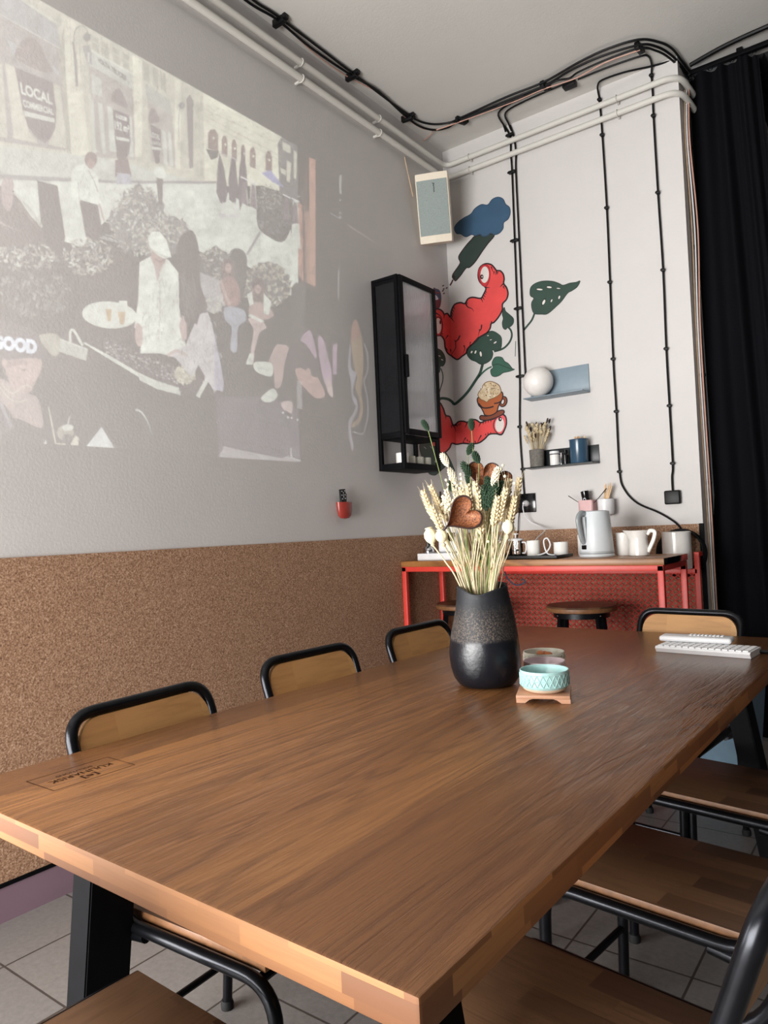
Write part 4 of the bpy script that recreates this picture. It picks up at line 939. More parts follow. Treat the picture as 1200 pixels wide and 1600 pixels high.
# coffee corner on the left
t = thing('white_riser', 'low white box under the coffee gear at the left end of the counter', 'box', (.215, 3.61, CTZ)); mb = MB(); mb.box((0, 0, .02), (.28, .20, .04), .003); mb.build('box', 'white_plastic', t)
em = thing('coffee_grinder', 'white coffee machine with two dark buttons behind the flowers', 'coffee machine', (.225, 3.66, CTZ+.0405))
mb = MB(); mb.box((0, 0, .105), (.13, .11, .21), .014, seg=3); mb.build('body', 'white_plastic', em)
for z_ in (.135, .155): mb = MB(); mb.ball((-.03, -.056, z_), .007, 1, .4, 1, seg=12, rings=8); mb.build('button', 'gloss_black', em)
mb = MB(); mb.box((.03, -.057, .09), (.05, .008, .05), .002); mb.build('panel', 'gloss_black', em)
mp_ = thing('coffee_pot', 'small chrome and black pump pot on the white box at the left end', 'pot', (.115, 3.575, CTZ+.0405))
mb = MB(); mb.lathe([(.034, 0), (.036, .01), (.030, .03), (.018, .04), (.014, .075), (.012, .08)], seg=28, capt=True); mb.build('body', 'chrome', mp_)
mb = MB(); mb.lathe([(.014, .08), (.016, .084), (.016, .105), (.010, .108)], seg=20, capt=True); mb.box((.024, -.01, .118), (.036, .012, .012), .003); mb.lathe([(.004, .1), (.004, .118)], seg=8); mb.build('pump_head', 'black_plastic', mp_)
mb = MB(); mb.tube(spline([(.45, 3.87, .96), (.47, 3.87, .90), (.52, 3.875, .86), (.58, 3.88, .875), (.56, 3.88, .895)], 6), .004, 6); tag(mb.build('loose_cord', 'blue_enamel'), 'thin blue cord hanging under the counter behind the vase', 'cord')

# ------------------------------------------------------------------ on the table
VX, VY = 1.433, 1.828
va = thing('vase', 'large matt black ceramic jug-shaped vase on the table', 'vase', (VX, VY, TH+.0005), 0)
spd = atan2(-.86, .50)-.25     # spout towards the camera, slightly left
def vfn(p, a):
    k = max(0, (p.z-.2)/.09)**2; c_ = max(0, cos(a-spd))**8; r_ = sqrt(p.x**2+p.y**2); e = Vector((cos(a), sin(a), 0))
    wob = .0018*sin(3*a+p.z*30); return Vector((p.x, p.y, p.z))+e*(c_*k*.007+wob)+Vector((0, 0, -c_*k*.016-.006*k*cos(a-spd)+.003*k*sin(2*a)))
pr_ = [(.0, 0), (.066, 0), (.080, .006), (.093, .026), (.0995, .055), (.1015, .085), (.0995, .115), (.0945, .15), (.088, .185), (.081, .22), (.0755, .248), (.0725, .268), (.0722, .280), (.070, .283), (.067, .280), (.067, .26), (.08, .2), (.092, .13), (.094, .08), (.085, .02), (.001, .012)]
pr2 = []
for (a, b), (c_, d_) in zip(pr_, pr_[1:]): pr2 += [(a, b), ((a+c_)/2, (b+d_)/2)]
pr2[0] = (.001, 0); pr2.append(pr_[-1]); mb = MB(); mb.lathe(pr2, seg=64, fn=vfn); mb.build('body', 'black_vase', va, smooth=60)
# bouquet --------------------------------------------------------------
bq = thing('dried_bouquet', 'large dried bouquet of wheat, pods and pampas standing in the black vase', 'flowers', (VX, VY, TH+.02))
BO = Vector((VX, VY, TH+.02)); rnd = random.Random(11)
def B(px, py, dy=0.0): return W(px, py, 1, VY+dy)-BO
def mouth(top): return Vector((max(-.052, min(.052, top.x*.42+rnd.uniform(-.016, .016))), max(-.045, min(.045, top.y*.4+rnd.uniform(-.03, .02))), .27))
NST = [0]
def stem(top, mat='straw', r=.0017, base=None):
    m_ = base or mouth(top); foot = Vector((-m_.x*.5, -m_.y*.5, .0)); mb = MB()
    mid = m_.lerp(top, .5)+Vector((rnd.uniform(-.006, .006), rnd.uniform(-.006, .006), .004))
    mb.tube(spline([foot+Vector((0, 0, .02)), m_, mid, top], 5), r, 6)
    NST[0] += 1
    o = mb.build('stem', mat, bq); return o
def axis(a, b): return (a-b).normalized()
def ear(tip, base, mat='wheat', fat=1.0, awn=True):
    d = tip-base; L_ = d.length; u = d.normalized(); s1 = u.orthogonal().normalized(); s2 = u.cross(s1); mb = MB(); n = max(6, int(L_/.0055))
    for k in range(n):
        c = base+u*(L_*k/n); rr = .0058*fat*(1-.55*(k/n)**2)
        for j in range(3):
            a = j*2*pi/3+k*1.05; e = s1*cos(a)+s2*sin(a); g = c+e*rr; q = (u*.85+e*.55).normalized().to_track_quat('Z', 'Y').to_matrix()
            mb.ball(g, .0062*fat, .55, .55, 1.25, seg=6, rings=4, rot=q)
            if awn and k % 3 == j: p_ = g+(u*.9+e*.25)*.006; mb.tube([p_, p_+(u+e*.22).normalized()*.022], [.0005, .0002], 3)
    return mb.build('wheat_ear' if mat == 'wheat' else 'grass_head', mat, bq)
ears = [((660, 766), (674, 802), -.03), ((672, 758), (690, 800), 0), ((674, 790), (688, 826), -.04), ((680, 772), (697, 812), .02), ((731, 756), (737, 800), -.03), ((742, 752), (749, 800), -.05), ((747, 768), (752, 832), -.06),
 ((721, 764), (730, 800), -.02), ((786, 756), (777, 798), -.04), ((797, 748), (788, 792), -.01), ((812, 746), (804, 800), .0), ((791, 762), (779, 812), -.06), ((778, 775), (771, 818), -.07), ((805, 775), (797, 818), -.03),
 ((766, 790), (762, 830), .0), ((712, 775), (722, 812), .02), ((738, 775), (743, 815), .01), ((799, 775), (790, 815), .03), ((756, 790), (757, 828), .04), ((664, 780), (680, 812), .03)]
for (a, b, dy) in ears:
    t_, b_ = B(*a, dy), B(*b, dy+.01); ear(t_, b_, fat=1.1); stem(b_)
# green and white grass heads
def head(c, L_, r_, mat, name, u, n=60):
    mb = MB(); q = u.to_track_quat('Z', 'Y').to_matrix()
    mb.ball(c, r_*.8, 1, 1, L_/2/r_, seg=10, rings=8, rot=q)
    for k in range(n):
        z_ = -1+2*(k+.5)/n; a = k*2.399; rr = r_*sqrt(max(.05, 1-z_*z_)); e = q @ Vector((cos(a), sin(a), 0)); p = c+u*(z_*L_/2)+e*rr
        mb.ball(p, .0024, .7, .7, 1.9, seg=5, rings=4, rot=(u*.8+e*.6).normalized().to_track_quat('Z', 'Y').to_matrix())
    return mb.build(name, mat, bq)
for (x0, y0), (x1, y1), dy, mat, r_ in (((660, 657), (669, 672), -.02, 'dyed_green', .007), ((736, 655), (737, 672), .02, 'dyed_green', .008), ((738, 693), (731, 710), .02, 'dyed_green', .008), ((740, 706), (748, 723), .0, 'dyed_green', .009),
        ((722, 722), (735, 744), -.02, 'dyed_green', .010), ((690, 709), (700, 728), -.03, 'pampas', .009), ((702, 732), (712, 756), -.02, 'pampas', .009), ((778, 730), (770, 760), -.07, 'pampas', .009), ((730, 740), (736, 760), .0, 'dyed_green', .009)):
    t_, b_ = B(x0, y0, dy), B(x1, y1, dy); head((t_+b_)/2, (t_-b_).length, r_, mat, 'grass_head', axis(t_, b_), 70); stem(b_, 'straw' if mat == 'pampas' else 'straw_green', .0011)
# dark green clump
for (x0, y0), (x1, y1), dy in (((755, 758), (764, 790), -.06), ((765, 750), (763, 782), -.05), ((777, 753), (766, 785), -.07), ((786, 752), (772, 775), -.05), ((750, 768), (761, 797), -.05), ((770, 762), (768, 795), -.065), ((760, 745), (768, 770), -.03), ((780, 765), (772, 792), -.05), ((704, 752), (708, 768), -.01)):
    t_, b_ = B(x0, y0, dy), B(x1, y1, dy); head((t_+b_)/2, (t_-b_).length, .011, 'dyed_green', 'grass_head', axis(t_, b_), 80)
for k in range(4): stem(B(760+4*k, 795, 0), 'straw_green', .002)
# cream pampas plumes
for (x0, y0), (x1, y1), dy, r_ in (((697, 765), (703, 796), -.02, .013), ((710, 745), (714, 790), -.01, .014), ((720, 752), (720, 790), .0, .013), ((728, 762), (727, 796), -.01, .010), ((704, 738), (710, 765), .01, .011), ((692, 775), (700, 800), .01, .009)):
    t_, b_ = B(x0, y0, dy), B(x1, y1, dy); u = axis(t_, b_); mb = MB(); L_ = (t_-b_).length; s1 = u.orthogonal().normalized(); s2 = u.cross(s1)
    for k in range(110):
        z_ = rnd.random(); a = rnd.random()*2*pi; e = s1*cos(a)+s2*sin(a); rr = r_*rnd.random()**.5*(1.1-.7*z_); p = b_+u*(z_*L_)+e*rr
        mb.ball(p, .0030, .8, .8, 1.5, seg=5, rings=4, rot=(u+e*.8).normalized().to_track_quat('Z', 'Y').to_matrix())
    mb.build('pampas_plume', 'pampas', bq); stem(b_)
# poppy pods
for x, y, rx, ry, dy in ((673, 838, .0195, 1.3, -.05), (690, 838, .0185, 1.1, -.07), (794, 824, .0165, 1.2, -.06)):
    c = B(x, y, dy); base = Vector((0, 0, .27)); u = Vector((0.15 if x > 700 else -.25, 0, 1)).normalized(); q = u.to_track_quat('Z', 'Y').to_matrix(); mb = MB()
    prof = [(.001, -ry), (.35, -ry*.92), (.8, -ry*.5), (1, 0), (.88, ry*.55), (.5, ry*.9), (.42, ry*.98), (.62, ry*1.05), (.6, ry*1.1), (.001, ry*1.14)]
    def pf(p, a, q=q, c=c, rx=rx): k = 1+.035*cos(10*a); return q @ Vector((p.x*k*rx, p.y*k*rx, p.z*rx*.92))+c
    mb.lathe(prof, seg=30, fn=pf, capb=False); mb.build('poppy_pod', 'poppy_cream', bq)
    mb = MB(); mb.lathe([(.002, 0), (.007, .006), (.003, .012)], seg=12, fn=lambda p, a, q=q, c=c: q @ (p+Vector((0, 0, -.032)))+c); mb.build('pod_collar', 'straw', bq)
    stem(c-u*.028, r=.0022)
# curled heart-shaped seed pods
def heart(px, py, size, dy, roll, tilt, nm='heart_pod'):
    c = B(px, py, dy); n_ = (CAM-(BO+c)).normalized(); n_ = (n_+Vector((tilt[0], 0, tilt[1]))).normalized(); rt = Vector((0, 0, 1)).cross(n_).normalized(); up = n_.cross(rt)
    cr, sr = cos(roll), sin(roll); ex, ey = rt*cr+up*sr, -rt*sr+up*cr; N = 48
    rim = []
    for i in range(N):
        t = 2*pi*i/N; x = 16*sin(t)**3; y = 13*cos(t)-5*cos(2*t)-2*cos(3*t)-cos(4*t); rim.append((x/17, (y+2.5)/15))
    def ring(s, d): return [c+(ex*x+ey*y)*size*s+n_*d+ey*size*.15*(1-s) for x, y in rim]
    mb = MB(); levels = [(0.02, -size*.5), (.35, -size*.46), (.65, -size*.34), (.85, -size*.17), (.93, 0.0)]
    RR = [[mb.bm.verts.new(p) for p in ring(*l)] for l in levels]
    for A, B_ in zip(RR, RR[1:]):
        for i in range(N): mb.bm.faces.new((A[i], A[(i+1) % N], B_[(i+1) % N], B_[i]))
    mb.bm.faces.new(RR[0]); mb.build('pod_inside', 'pod_inner', bq)
    mb = MB(); levels = [(.925, -.001), (.97, size*.06), (1.03, size*.02), (1.06, -size*.12), (.95, -size*.35), (.6, -size*.56), (.05, -size*.64)]
    RR = [[mb.bm.verts.new(p) for p in ring(*l)] for l in levels]
    for A, B_ in zip(RR, RR[1:]):
        for i in range(N): mb.bm.faces.new((A[i], A[(i+1) % N], B_[(i+1) % N], B_[i]))
    mb.bm.faces.new(RR[-1]); p0 = c+(ex*rim[N//2][0]+ey*rim[N//2][1])*size; mb.tube([p0, p0-ey*.012+ex*.004], [.005, .003], 8); mb.build('seed_pod', 'pod_outer', bq)
    stem(p0-n_*.015, r=.002)
heart(720, 807, .052, -.10, -1.0, (0, .1)); heart(755, 745, .050, .0, -.15, (.1, .55)); heart(786, 752, .036, .05, .3, (.2, .9))
mb = MB(); mb.tube(spline([B(688, 768, .03), B(689, 780, .03), B(693, 792, .03)], 4), [.003]*9, 6); mb.build('twig', 'pod_outer', bq)
for x, y in ((697, 750), (700, 757), (720, 741), (721, 748), (721, 755), (719, 763), (755, 764), (786, 727), (783, 733), (779, 731), (745, 843), (763, 846), (704, 744), (691, 788), (789, 744), (804, 755)):
    p = B(x, y, rnd.uniform(-.09, -.02)); mb = MB(); mb.ball(p, .0042, seg=10, rings=8); mb.build('berry', 'poppy_cream', bq); 
    mb = MB(); mb.tube([p, p+Vector((rnd.uniform(-.01, .01), .01, -.05))], .0006, 4); mb.build('berry_stalk', 'straw', bq)
while NST[0] < 99:
    x = rnd.uniform(684, 806); y = rnd.uniform(790, 850); stem(B(x, y, rnd.uniform(-.06, .06)), rnd.choice(['straw', 'straw', 'straw', 'wheat', 'straw_green']), rnd.choice([.0011, .0015, .0019]))

# trivet, bowls, keyboard ----------------------------------------------
tv = thing('trivet', 'small footed wooden board under the mint bowl', 'trivet', (1.645, 1.750, TH+.0005), .37)
mb = MB(); mb.box((0, 0, .016), (.134, .138, .009), .002)
for s in (-1, 1): mb.prism([(-.067, 0), (-.045, 0), (-.034, .008), (-.02, .012), (.02, .012), (.034, .008), (.045, 0), (.067, 0), (.067, .013), (-.067, .013)], .012, lambda p, t, s=s: Vector((p[0], s*.057-.006+t, p[1])))
mb.build('board', 'trivet_wood', tv)
def bowl(label, x, y, z, r, h, mat, tri=True):
    t = thing('snack_bowl', label, 'bowl', (x, y, z), 0, 'small pastel bowls on the table')
    mb = MB(); mb.lathe([(.001, 0), (r*.68, 0), (r*.86, h*.10), (r*.93, h*.2)], seg=48); mb.build('foot', 'bare_clay', t)
    mb = MB(); mb.lathe([(r*.93, h*.2), (r*.985, h*.28), (r, h*.9), (r, h*.97), (r*.985, h), (r*.95, h*.985), (r*.94, h*.5), (r*.8, h*.14), (.001, h*.1)], seg=64, capb=False); mb.build('glazed_wall', mat, t)
    if tri:   # raised triangle lattice
        mb = MB(); n = 26; z0, z1 = h*.32, h*.86; zm = (z0+z1)/2; P_ = lambda k, zz: Vector((cos(2*pi*k/n)*(r+.0004), sin(2*pi*k/n)*(r+.0004), zz))
        for k in range(n):
            for a, b in ((P_(k, z0), P_(k+.5, zm)), (P_(k+1, z0), P_(k+.5, zm)), (P_(k+.5, zm), P_(k, z1)), (P_(k+.5, zm), P_(k+1, z1)), (P_(k, z0), P_(k+1, z0)), (P_(k+.5, zm), P_(k+1.5, zm)), (P_(k, z1), P_(k+1, z1))): mb.tube([a, b], .0009, 4, caps=False)
        mb.build('relief_lattice', mat, t)
    return t
bowl('mint green bowl with raised triangle pattern on the wooden trivet', 1.651, 1.742, TH+.0215, .0625, .056, 'mint_glaze')
bowl('pale pink bowl between the mint bowl and the cream bowl', 1.541, 1.985, TH+.0005, .0605, .05, 'pink_glaze', False)
bowl('cream bowl holding nuts, farthest of the three small bowls', 1.482, 2.115, TH+.0005, .064, .052, 'cream_glaze')
rnd = random.Random(2)
for i in range(9):
    a = rnd.random()*6.28; q = rnd.random()*.035; mb = MB(); mb.ball((0, 0, 0), .011, 1.3, .9, .8, seg=12, rings=8); tag(mb.build('nut', 'amber_nut'), 'amber wrapped nut heaped in the cream bowl', 'nut', 'nuts in the cream bowl', (1.482+cos(a)*q, 2.115+sin(a)*q, TH+.032+(.012 if q < .02 else 0)))
kb = thing('keyboard', 'white computer keyboard lying near the far right end of the table', 'keyboard', (1.862, 2.565, TH+.0005), -.085)
mb = MB(); P = [(-.056, .0), (.055, 0), (.062, .008), (.062, .020), (-.060, .020), (-.066, .014)]
mb.prism(P, .298, lambda p, t: Vector((-.149+t, p[0], p[1]))); mb.build('case', 'white_plastic', kb)
for r_ in range(5):
    for c in range(14):
        y = -.048+r_*.0225; z = .0218; mb = MB(); mb.box((-.134+c*.0206, y, z), (.0172, .0178, .0045), .001, seg=1); mb.build('key', 'white_plastic', kb)
k2 = thing('keypad_device', 'rounded white desk device lying on top of the white keyboard', 'device', (1.815, 2.628, TH+.0248), .02)
mb = MB(); mb.box((0, 0, .010), (.232, .075, .019), .008, seg=3); mb.build('case', 'white_plastic', k2)
for c in range(9):
    for r_ in range(2): mb = MB(); mb.box((-.02+c*.0125, .008+r_*.015, .0205), (.009, .011, .003), .001, seg=1); mb.build('button', 'white_plastic', k2)
mb = MB(); mb.tube(spline([(1.995, 2.60, TH+.013), (2.02, 2.602, TH+.0075), (2.06, 2.60, TH+.0075), (2.10, 2.58, TH+.002), (2.125, 2.57, TH-.06), (2.13, 2.56, .35)], 6), .0062, 8); tag(mb.build('keyboard_cable', 'cable_black'), 'black cable leaving the keyboard over the table edge', 'cable')
bx = thing('storage_crate', 'blue-grey plastic crate standing on the floor beyond the far right chairs', 'crate', (1.675, 3.42, 0), -.05)
mb = MB(); mb.lathe([(.20, .0), (.26, .5), (.272, .5), (.272, .52), (.25, .52), (.19, .01), (.001, .01)], seg=4, fn=lambda p, a: Matrix.Rotation(pi/4, 3, 'Z') @ p); mb.build('tub', 'blue_box', bx, smooth=20)

# ------------------------------------------------------------------ mural in the corner
mu = thing('wall_mural', 'painted corner mural of red worms, leaves, a bottle and a blue cloud', 'mural')
K = lin(36, 14, 20); RED = lin(222, 72, 70); DRED = lin(190, 48, 52); GRN = lin(40, 66, 56); DG = lin(24, 40, 34); WHT = lin(222, 214, 208); BLU = lin(52, 84, 112)
def part(name, fr, fn, label=None):
    p = Paint(base=.0009, step=.00006); p.fr = fr; fn(p); o = p.build(name, 'mural_paint', mu)
    if label: o['label'] = label
M3 = (690, 290, 5); M1 = (640, 400, 1200/180); M2 = (640, 560, 1200/180)
part('cloud', M3, lambda p: p.outlined([(101, 330), (125, 290), (170, 255), (228, 222), (260, 180), (310, 148), (360, 150), (395, 108), (440, 90), (480, 105), (500, 145), (530, 170), (536, 215), (520, 260), (485, 290), (480, 335), (450, 372), (410, 384), (385, 370), (355, 392), (320, 396), (300, 380), (262, 392), (235, 382), (190, 400), (150, 378), (115, 372)], BLU, lin(38, 62, 86), 1.2, 2), 'blue painted cloud')
def bottle(p):
    p.outlined([(262, 395), (235, 420), (190, 470), (140, 540), (134, 570), (145, 605), (110, 660), (90, 690), (84, 715), (100, 738), (112, 742), (150, 700), (190, 645), (215, 640), (240, 620), (270, 585), (320, 510), (360, 455), (412, 386), (340, 380)], lin(40, 56, 50), K, 1.6, 0)
    p.poly([(90, 690), (84, 715), (100, 738), (108, 715)], K, 2)
    p.stroke([(88, 735), (80, 755), (66, 780)], 2.4, lin(70, 26, 40), 1)
    for x, y in ((40, 800), (12, 782), (16, 808), (10, 822), (18, 842)): p.ell(x, y, 9, 5, lin(60, 24, 36), 1, -.6)
part('paint_bottle', M3, bottle, 'dark green bottle spilling wine')
def wineglass(p):
    p.poly([(245, 345), (275, 340), (310, 355), (328, 400), (330, 470), (312, 540), (270, 555), (245, 550)], lin(60, 66, 96), 0, True)
    p.poly([(250, 460), (318, 450), (318, 520), (290, 545), (250, 545)], lin(110, 28, 44), 1, True); p.poly([(262, 405), (285, 420), (300, 450), (262, 455)], lin(200, 200, 214), 2, True); p.stroke([(250, 345), (280, 385), (318, 380)], 2, lin(130, 30, 50), 3)
part('wine_glass', M1, wineglass, 'wine glass with dark red wine')
def leaf(pts, holes=(), stems=(), veins=(), col=GRN):
    def f(p):
        for s_ in stems: p.stroke(s_[0], s_[1], col, 0)
        p.outlined(pts, col, DG, 1.0, 2)
        for h in holes: p.ell(h[0], h[1], h[2], h[3], DG, 4, h[4]); p.ell(h[0]+1, h[1]+1, h[2]*.8, h[3]*.62, WHT, 5, h[4])
        for v_ in veins: p.stroke(v_, 1, DG, 4)
    return f
part('leaf', M3, leaf([(690, 830), (700, 790), (740, 760), (800, 745), (870, 748), (920, 765), (950, 778), (1000, 762), (1050, 755), (1082, 745), (1060, 790), (1020, 820), (985, 840), (940, 900), (900, 940), (830, 1000), (780, 1005), (725, 1000), (705, 960), (703, 915), (720, 880), (695, 862)],
    [(765, 810, 30, 10, .1), (840, 793, 24, 11, .1), (912, 802, 18, 6, .1), (797, 910, 11, 34, .45), (858, 898, 6, 20, .4), (918, 872, 8, 22, .3)], [([(725, 1000), (705, 1050), (670, 1095), (642, 1128)], 3)]), 'leaf right of the cables')
part('leaf', M1, leaf([(597, 1000), (620, 955), (700, 860), (720, 845), (800, 800), (860, 782), (920, 810), (955, 850), (958, 920), (945, 970), (890, 985), (860, 980), (868, 1020), (850, 1075), (800, 1115), (740, 1128), (690, 1100), (640, 1080), (605, 1040)],
    [(645, 1000, 10, 24, .5), (685, 1000, 10, 30, .35), (740, 1020, 13, 44, -.15), (890, 900, 22, 12, -.6), (845, 872, 14, 7, -.3), (815, 828, 10, 8, 0)]), 'large holed leaf under the worm')
part('leaf', M1, leaf([(985, 535), (1000, 575), (1040, 610), (1080, 650), (1080, 700), (1050, 735), (1020, 745), (1000, 765), (975, 750), (965, 700), (975, 650), (965, 600)], (), [([(1025, 740), (1055, 775), (1065, 830), (1045, 890), (1000, 945), (950, 975), (880, 995)], 3)]), 'small upright leaf')
part('leaf', M2, leaf([(848, 160), (845, 120), (870, 95), (858, 60), (870, 15), (900, -15), (960, -10), (990, 30), (1030, 55), (1070, 105), (1092, 115), (1040, 135), (975, 150), (940, 175), (900, 190), (865, 185)], (), [([(855, 85), (800, 115), (745, 165), (690, 230)], 2.6)], [[(870, 70), (920, 60), (990, 85), (1060, 112)]], lin(46, 88, 72)), 'bright green leaf')
part('leaf', M1, leaf([(245, 965), (280, 962), (330, 985), (365, 1040), (372, 1100), (350, 1145), (320, 1150), (315, 1200), (295, 1220), (245, 1215)], [(310, 1040, 16, 7, .4), (338, 1080, 16, 9, .4)], [([(325, 1170), (345, 1230), (345, 1300), (325, 1370), (305, 1440)], 1.6)]), 'leaf on the left wall')
def vine(p):
    p.stroke([(300, 430), (340, 415), (400, 425), (440, 450), (465, 475), (500, 455), (560, 400), (620, 330), (680, 240), (730, 160), (750, 100), (760, 60)], 4.2, GRN, 0); p.stroke([(1105, 720-900), (1100, 0-20)], 1, GRN, 0)
part('vine', M2, vine)
part('leaf', M2, leaf([(105, 900), (150, 862), (230, 870), (300, 900), (370, 1000), (390, 1080), (370, 1130), (310, 1180), (270, 1215), (220, 1210), (190, 1180), (170, 1100), (120, 1000)], [(160, 930, 24, 3, .7), (222, 925, 24, 3, .9), (270, 1070, 8, 22, .1)], [([(370, 990), (410, 1060), (440, 1130), (460, 1180)], 5)]), 'dark leaf seen through the cabinet')
def worm1(p):
    p.outlined([(268, 575), (310, 555), (345, 580), (360, 605), (395, 600), (425, 635), (435, 570), (470, 505), (530, 485), (575, 495), (610, 445), (660, 430), (740, 440), (770, 400), (795, 340), (770, 305), (735, 275), (715, 220), (720, 150), (745, 105), (795, 80), (850, 90), (885, 125), (905, 150), (945, 155), (975, 190), (985, 240), (980, 285), (1010, 330), (1025, 390), (1010, 450), (968, 500), (965, 560), (930, 630), (880, 690), (850, 705), (835, 760), (790, 815), (730, 845), (690, 890), (640, 930), (600, 970), (590, 1010), (545, 1045), (500, 1078), (460, 1060), (435, 1040), (395, 1010), (370, 950), (362, 880), (330, 830), (268, 800)], RED, K, 2.4, 2)
    p.outlined([(720, 215), (722, 150), (750, 105), (790, 92), (825, 115), (838, 170), (835, 230), (815, 290), (785, 318), (745, 290)], DRED, lin(150, 24, 40), 1.4, 4)
    p.ell(782, 195, 44, 86, WHT, 6, .05); p.ell(752, 217, 17, 25, K, 7); p.ell(755, 216, 6, 9, WHT, 8)
    p.outlined([(262, 660), (285, 635), (320, 645), (342, 700), (340, 770), (320, 825), (285, 830), (262, 800)], DRED, K, 1.2, 4); p.ell(298, 728, 33, 82, WHT, 6); p.ell(320, 690, 9, 22, K, 7)
    for s_ in ([(580, 490), (605, 530), (650, 550), (670, 582)], [(525, 828), (505, 870), (480, 895), (478, 960), (440, 1020), (437, 1045)], [(468, 880), (485, 895)], [(750, 715), (745, 760), (725, 790), (715, 845)], [(722, 770), (740, 765)], [(565, 930), (575, 965), (555, 1020)], [(635, 895), (625, 935)], [(430, 640), (465, 690)], [(360, 605), (358, 655)], [(400, 825), (370, 870)],
        [(745, 440), (765, 485)], [(755, 425), (782, 460)], [(765, 400), (790, 430)], [(775, 380), (800, 405)], [(785, 360), (805, 385)], [(780, 325), (835, 330)], [(268, 590), (320, 625), (340, 665)], [(850, 110), (868, 165)], [(880, 160), (878, 195)], [(905, 155), (897, 200)], [(918, 165), (912, 195)], [(975, 290), (940, 325)], [(985, 300), (1000, 330)], [(975, 315), (990, 345)], [(455, 530), (475, 560)], [(445, 560), (465, 590)], [(440, 585), (455, 620)], [(435, 610), (448, 645)], [(590, 480), (608, 500)], [(585, 490), (600, 515)], [(330, 800), (350, 820)], [(855, 680), (848, 705)], [(380, 960), (400, 990)], [(425, 970), (430, 1010)]):
        p.stroke(s_, 2.3, K, 4, taper=True)
part('worm', M1, worm1, 'big red worm with bulging eye')
def worm2(p):
    p.outlined([(300, 490), (345, 510), (375, 590), (420, 610), (450, 690), (475, 690), (510, 660), (560, 655), (600, 665), (640, 640), (690, 640), (740, 668), (800, 645), (870, 632), (925, 590), (965, 580), (1000, 610), (1008, 680), (985, 750), (955, 795), (900, 785), (830, 792), (780, 840), (720, 880), (640, 890), (555, 885), (490, 895), (440, 885), (415, 935), (360, 985), (320, 980), (290, 920), (230, 880)], RED, K, 2.4, 6)
    p.outlined([(885, 650), (920, 600), (960, 583), (1000, 615), (1005, 685), (980, 755), (950, 790), (905, 770), (875, 710)], lin(224, 90, 96), K, 1.4, 8); p.ell(938, 692, 46, 76, WHT, 10, .1); p.ell(943, 632, 19, 23, K, 11); p.ell(948, 630, 7, 8, WHT, 12)
    for s_ in ([(375, 590), (378, 635)], [(440, 690), (470, 720), (480, 765)], [(475, 700), (500, 690)], [(600, 670), (575, 725)], [(740, 668), (720, 715)], [(490, 690), (500, 715)], [(510, 680), (518, 705)], [(530, 675), (532, 695)], [(585, 825), (555, 870)], [(555, 865), (570, 880)], [(745, 800), (705, 880)], [(620, 860), (630, 885)], [(680, 860), (690, 885)], [(770, 650), (765, 690)], [(795, 648), (790, 680)], [(820, 645), (818, 670)], [(845, 640), (848, 665)], [(790, 800), (795, 780)], [(815, 790), (818, 770)], [(845, 785), (842, 765)], [(435, 700), (440, 730)], [(600, 845), (605, 870)]):
        p.stroke(s_, 2.2, K, 8, taper=True)
part('worm', M2, worm2, 'lower red worm carrying the coffee cup')
def coffee(p):
    p.outlined([(730, 620), (745, 595), (800, 600), (870, 580), (930, 545), (975, 540), (985, 565), (950, 595), (880, 625), (800, 645), (745, 640)], lin(120, 58, 36), K, 1.8, 10)
    p.ell(975, 450, 38, 54, lin(140, 70, 36), 12, .3, line=K, w=1.8); p.ell(970, 452, 16, 28, WHT, 14, .3, line=K, w=1.4)
    p.outlined([(712, 410), (716, 480), (745, 515), (770, 560), (785, 590), (840, 595), (905, 560), (925, 500), (965, 420), (968, 360), (930, 350), (820, 380)], lin(168, 88, 42), K, 1.8, 15)
    p.stroke([(720, 470), (760, 512), (820, 515), (875, 500)], 2.2, K, 17); p.stroke([(880, 470), (925, 462), (960, 440)], 2, K, 17)
    fo = [(712, 385), (725, 345), (750, 320), (765, 280), (795, 250), (840, 240), (880, 250), (925, 275), (945, 310), (952, 350), (925, 385), (880, 410), (830, 430), (805, 455), (775, 440), (740, 425)]
    p.outlined(fo, lin(206, 184, 150), lin(120, 84, 50), 1.2, 18)
    q = random.Random(4)
    for i in range(110):
        a = q.random()*6.28; d_ = q.random()**.5; p.ell(832+cos(a)*d_*98, 340+sin(a)*d_*80, q.uniform(5, 14), q.uniform(3, 7), q.choice([lin(222, 208, 184), lin(198, 176, 140), lin(180, 150, 108), lin(228, 218, 200), lin(110, 84, 54)]), 20+i*.02, q.random()*3, 8)
part('coffee_cup', M2, coffee, 'brown cup heaped with foam')

# ------------------------------------------------------------------ picture thrown by the projector
pj = Slide(); Q = random.Random(9)
def g(v, t=(1, 1, 1)): return (v*t[0], v*t[1], v*t[2])
CRM = (.98, 1, .80); CW = (.91, 1, .89); SK = (1, .80, .76); DK = g(.06); TP = (.22, .17, .17)
pj.fr = (0, 0, 1)
top = lambda x: 228+(x-465)*.5655
pj.poly([(-60, top(-60)), (465, 228), (467, 722), (180, 700), (-60, 688)], g(.02), 0)
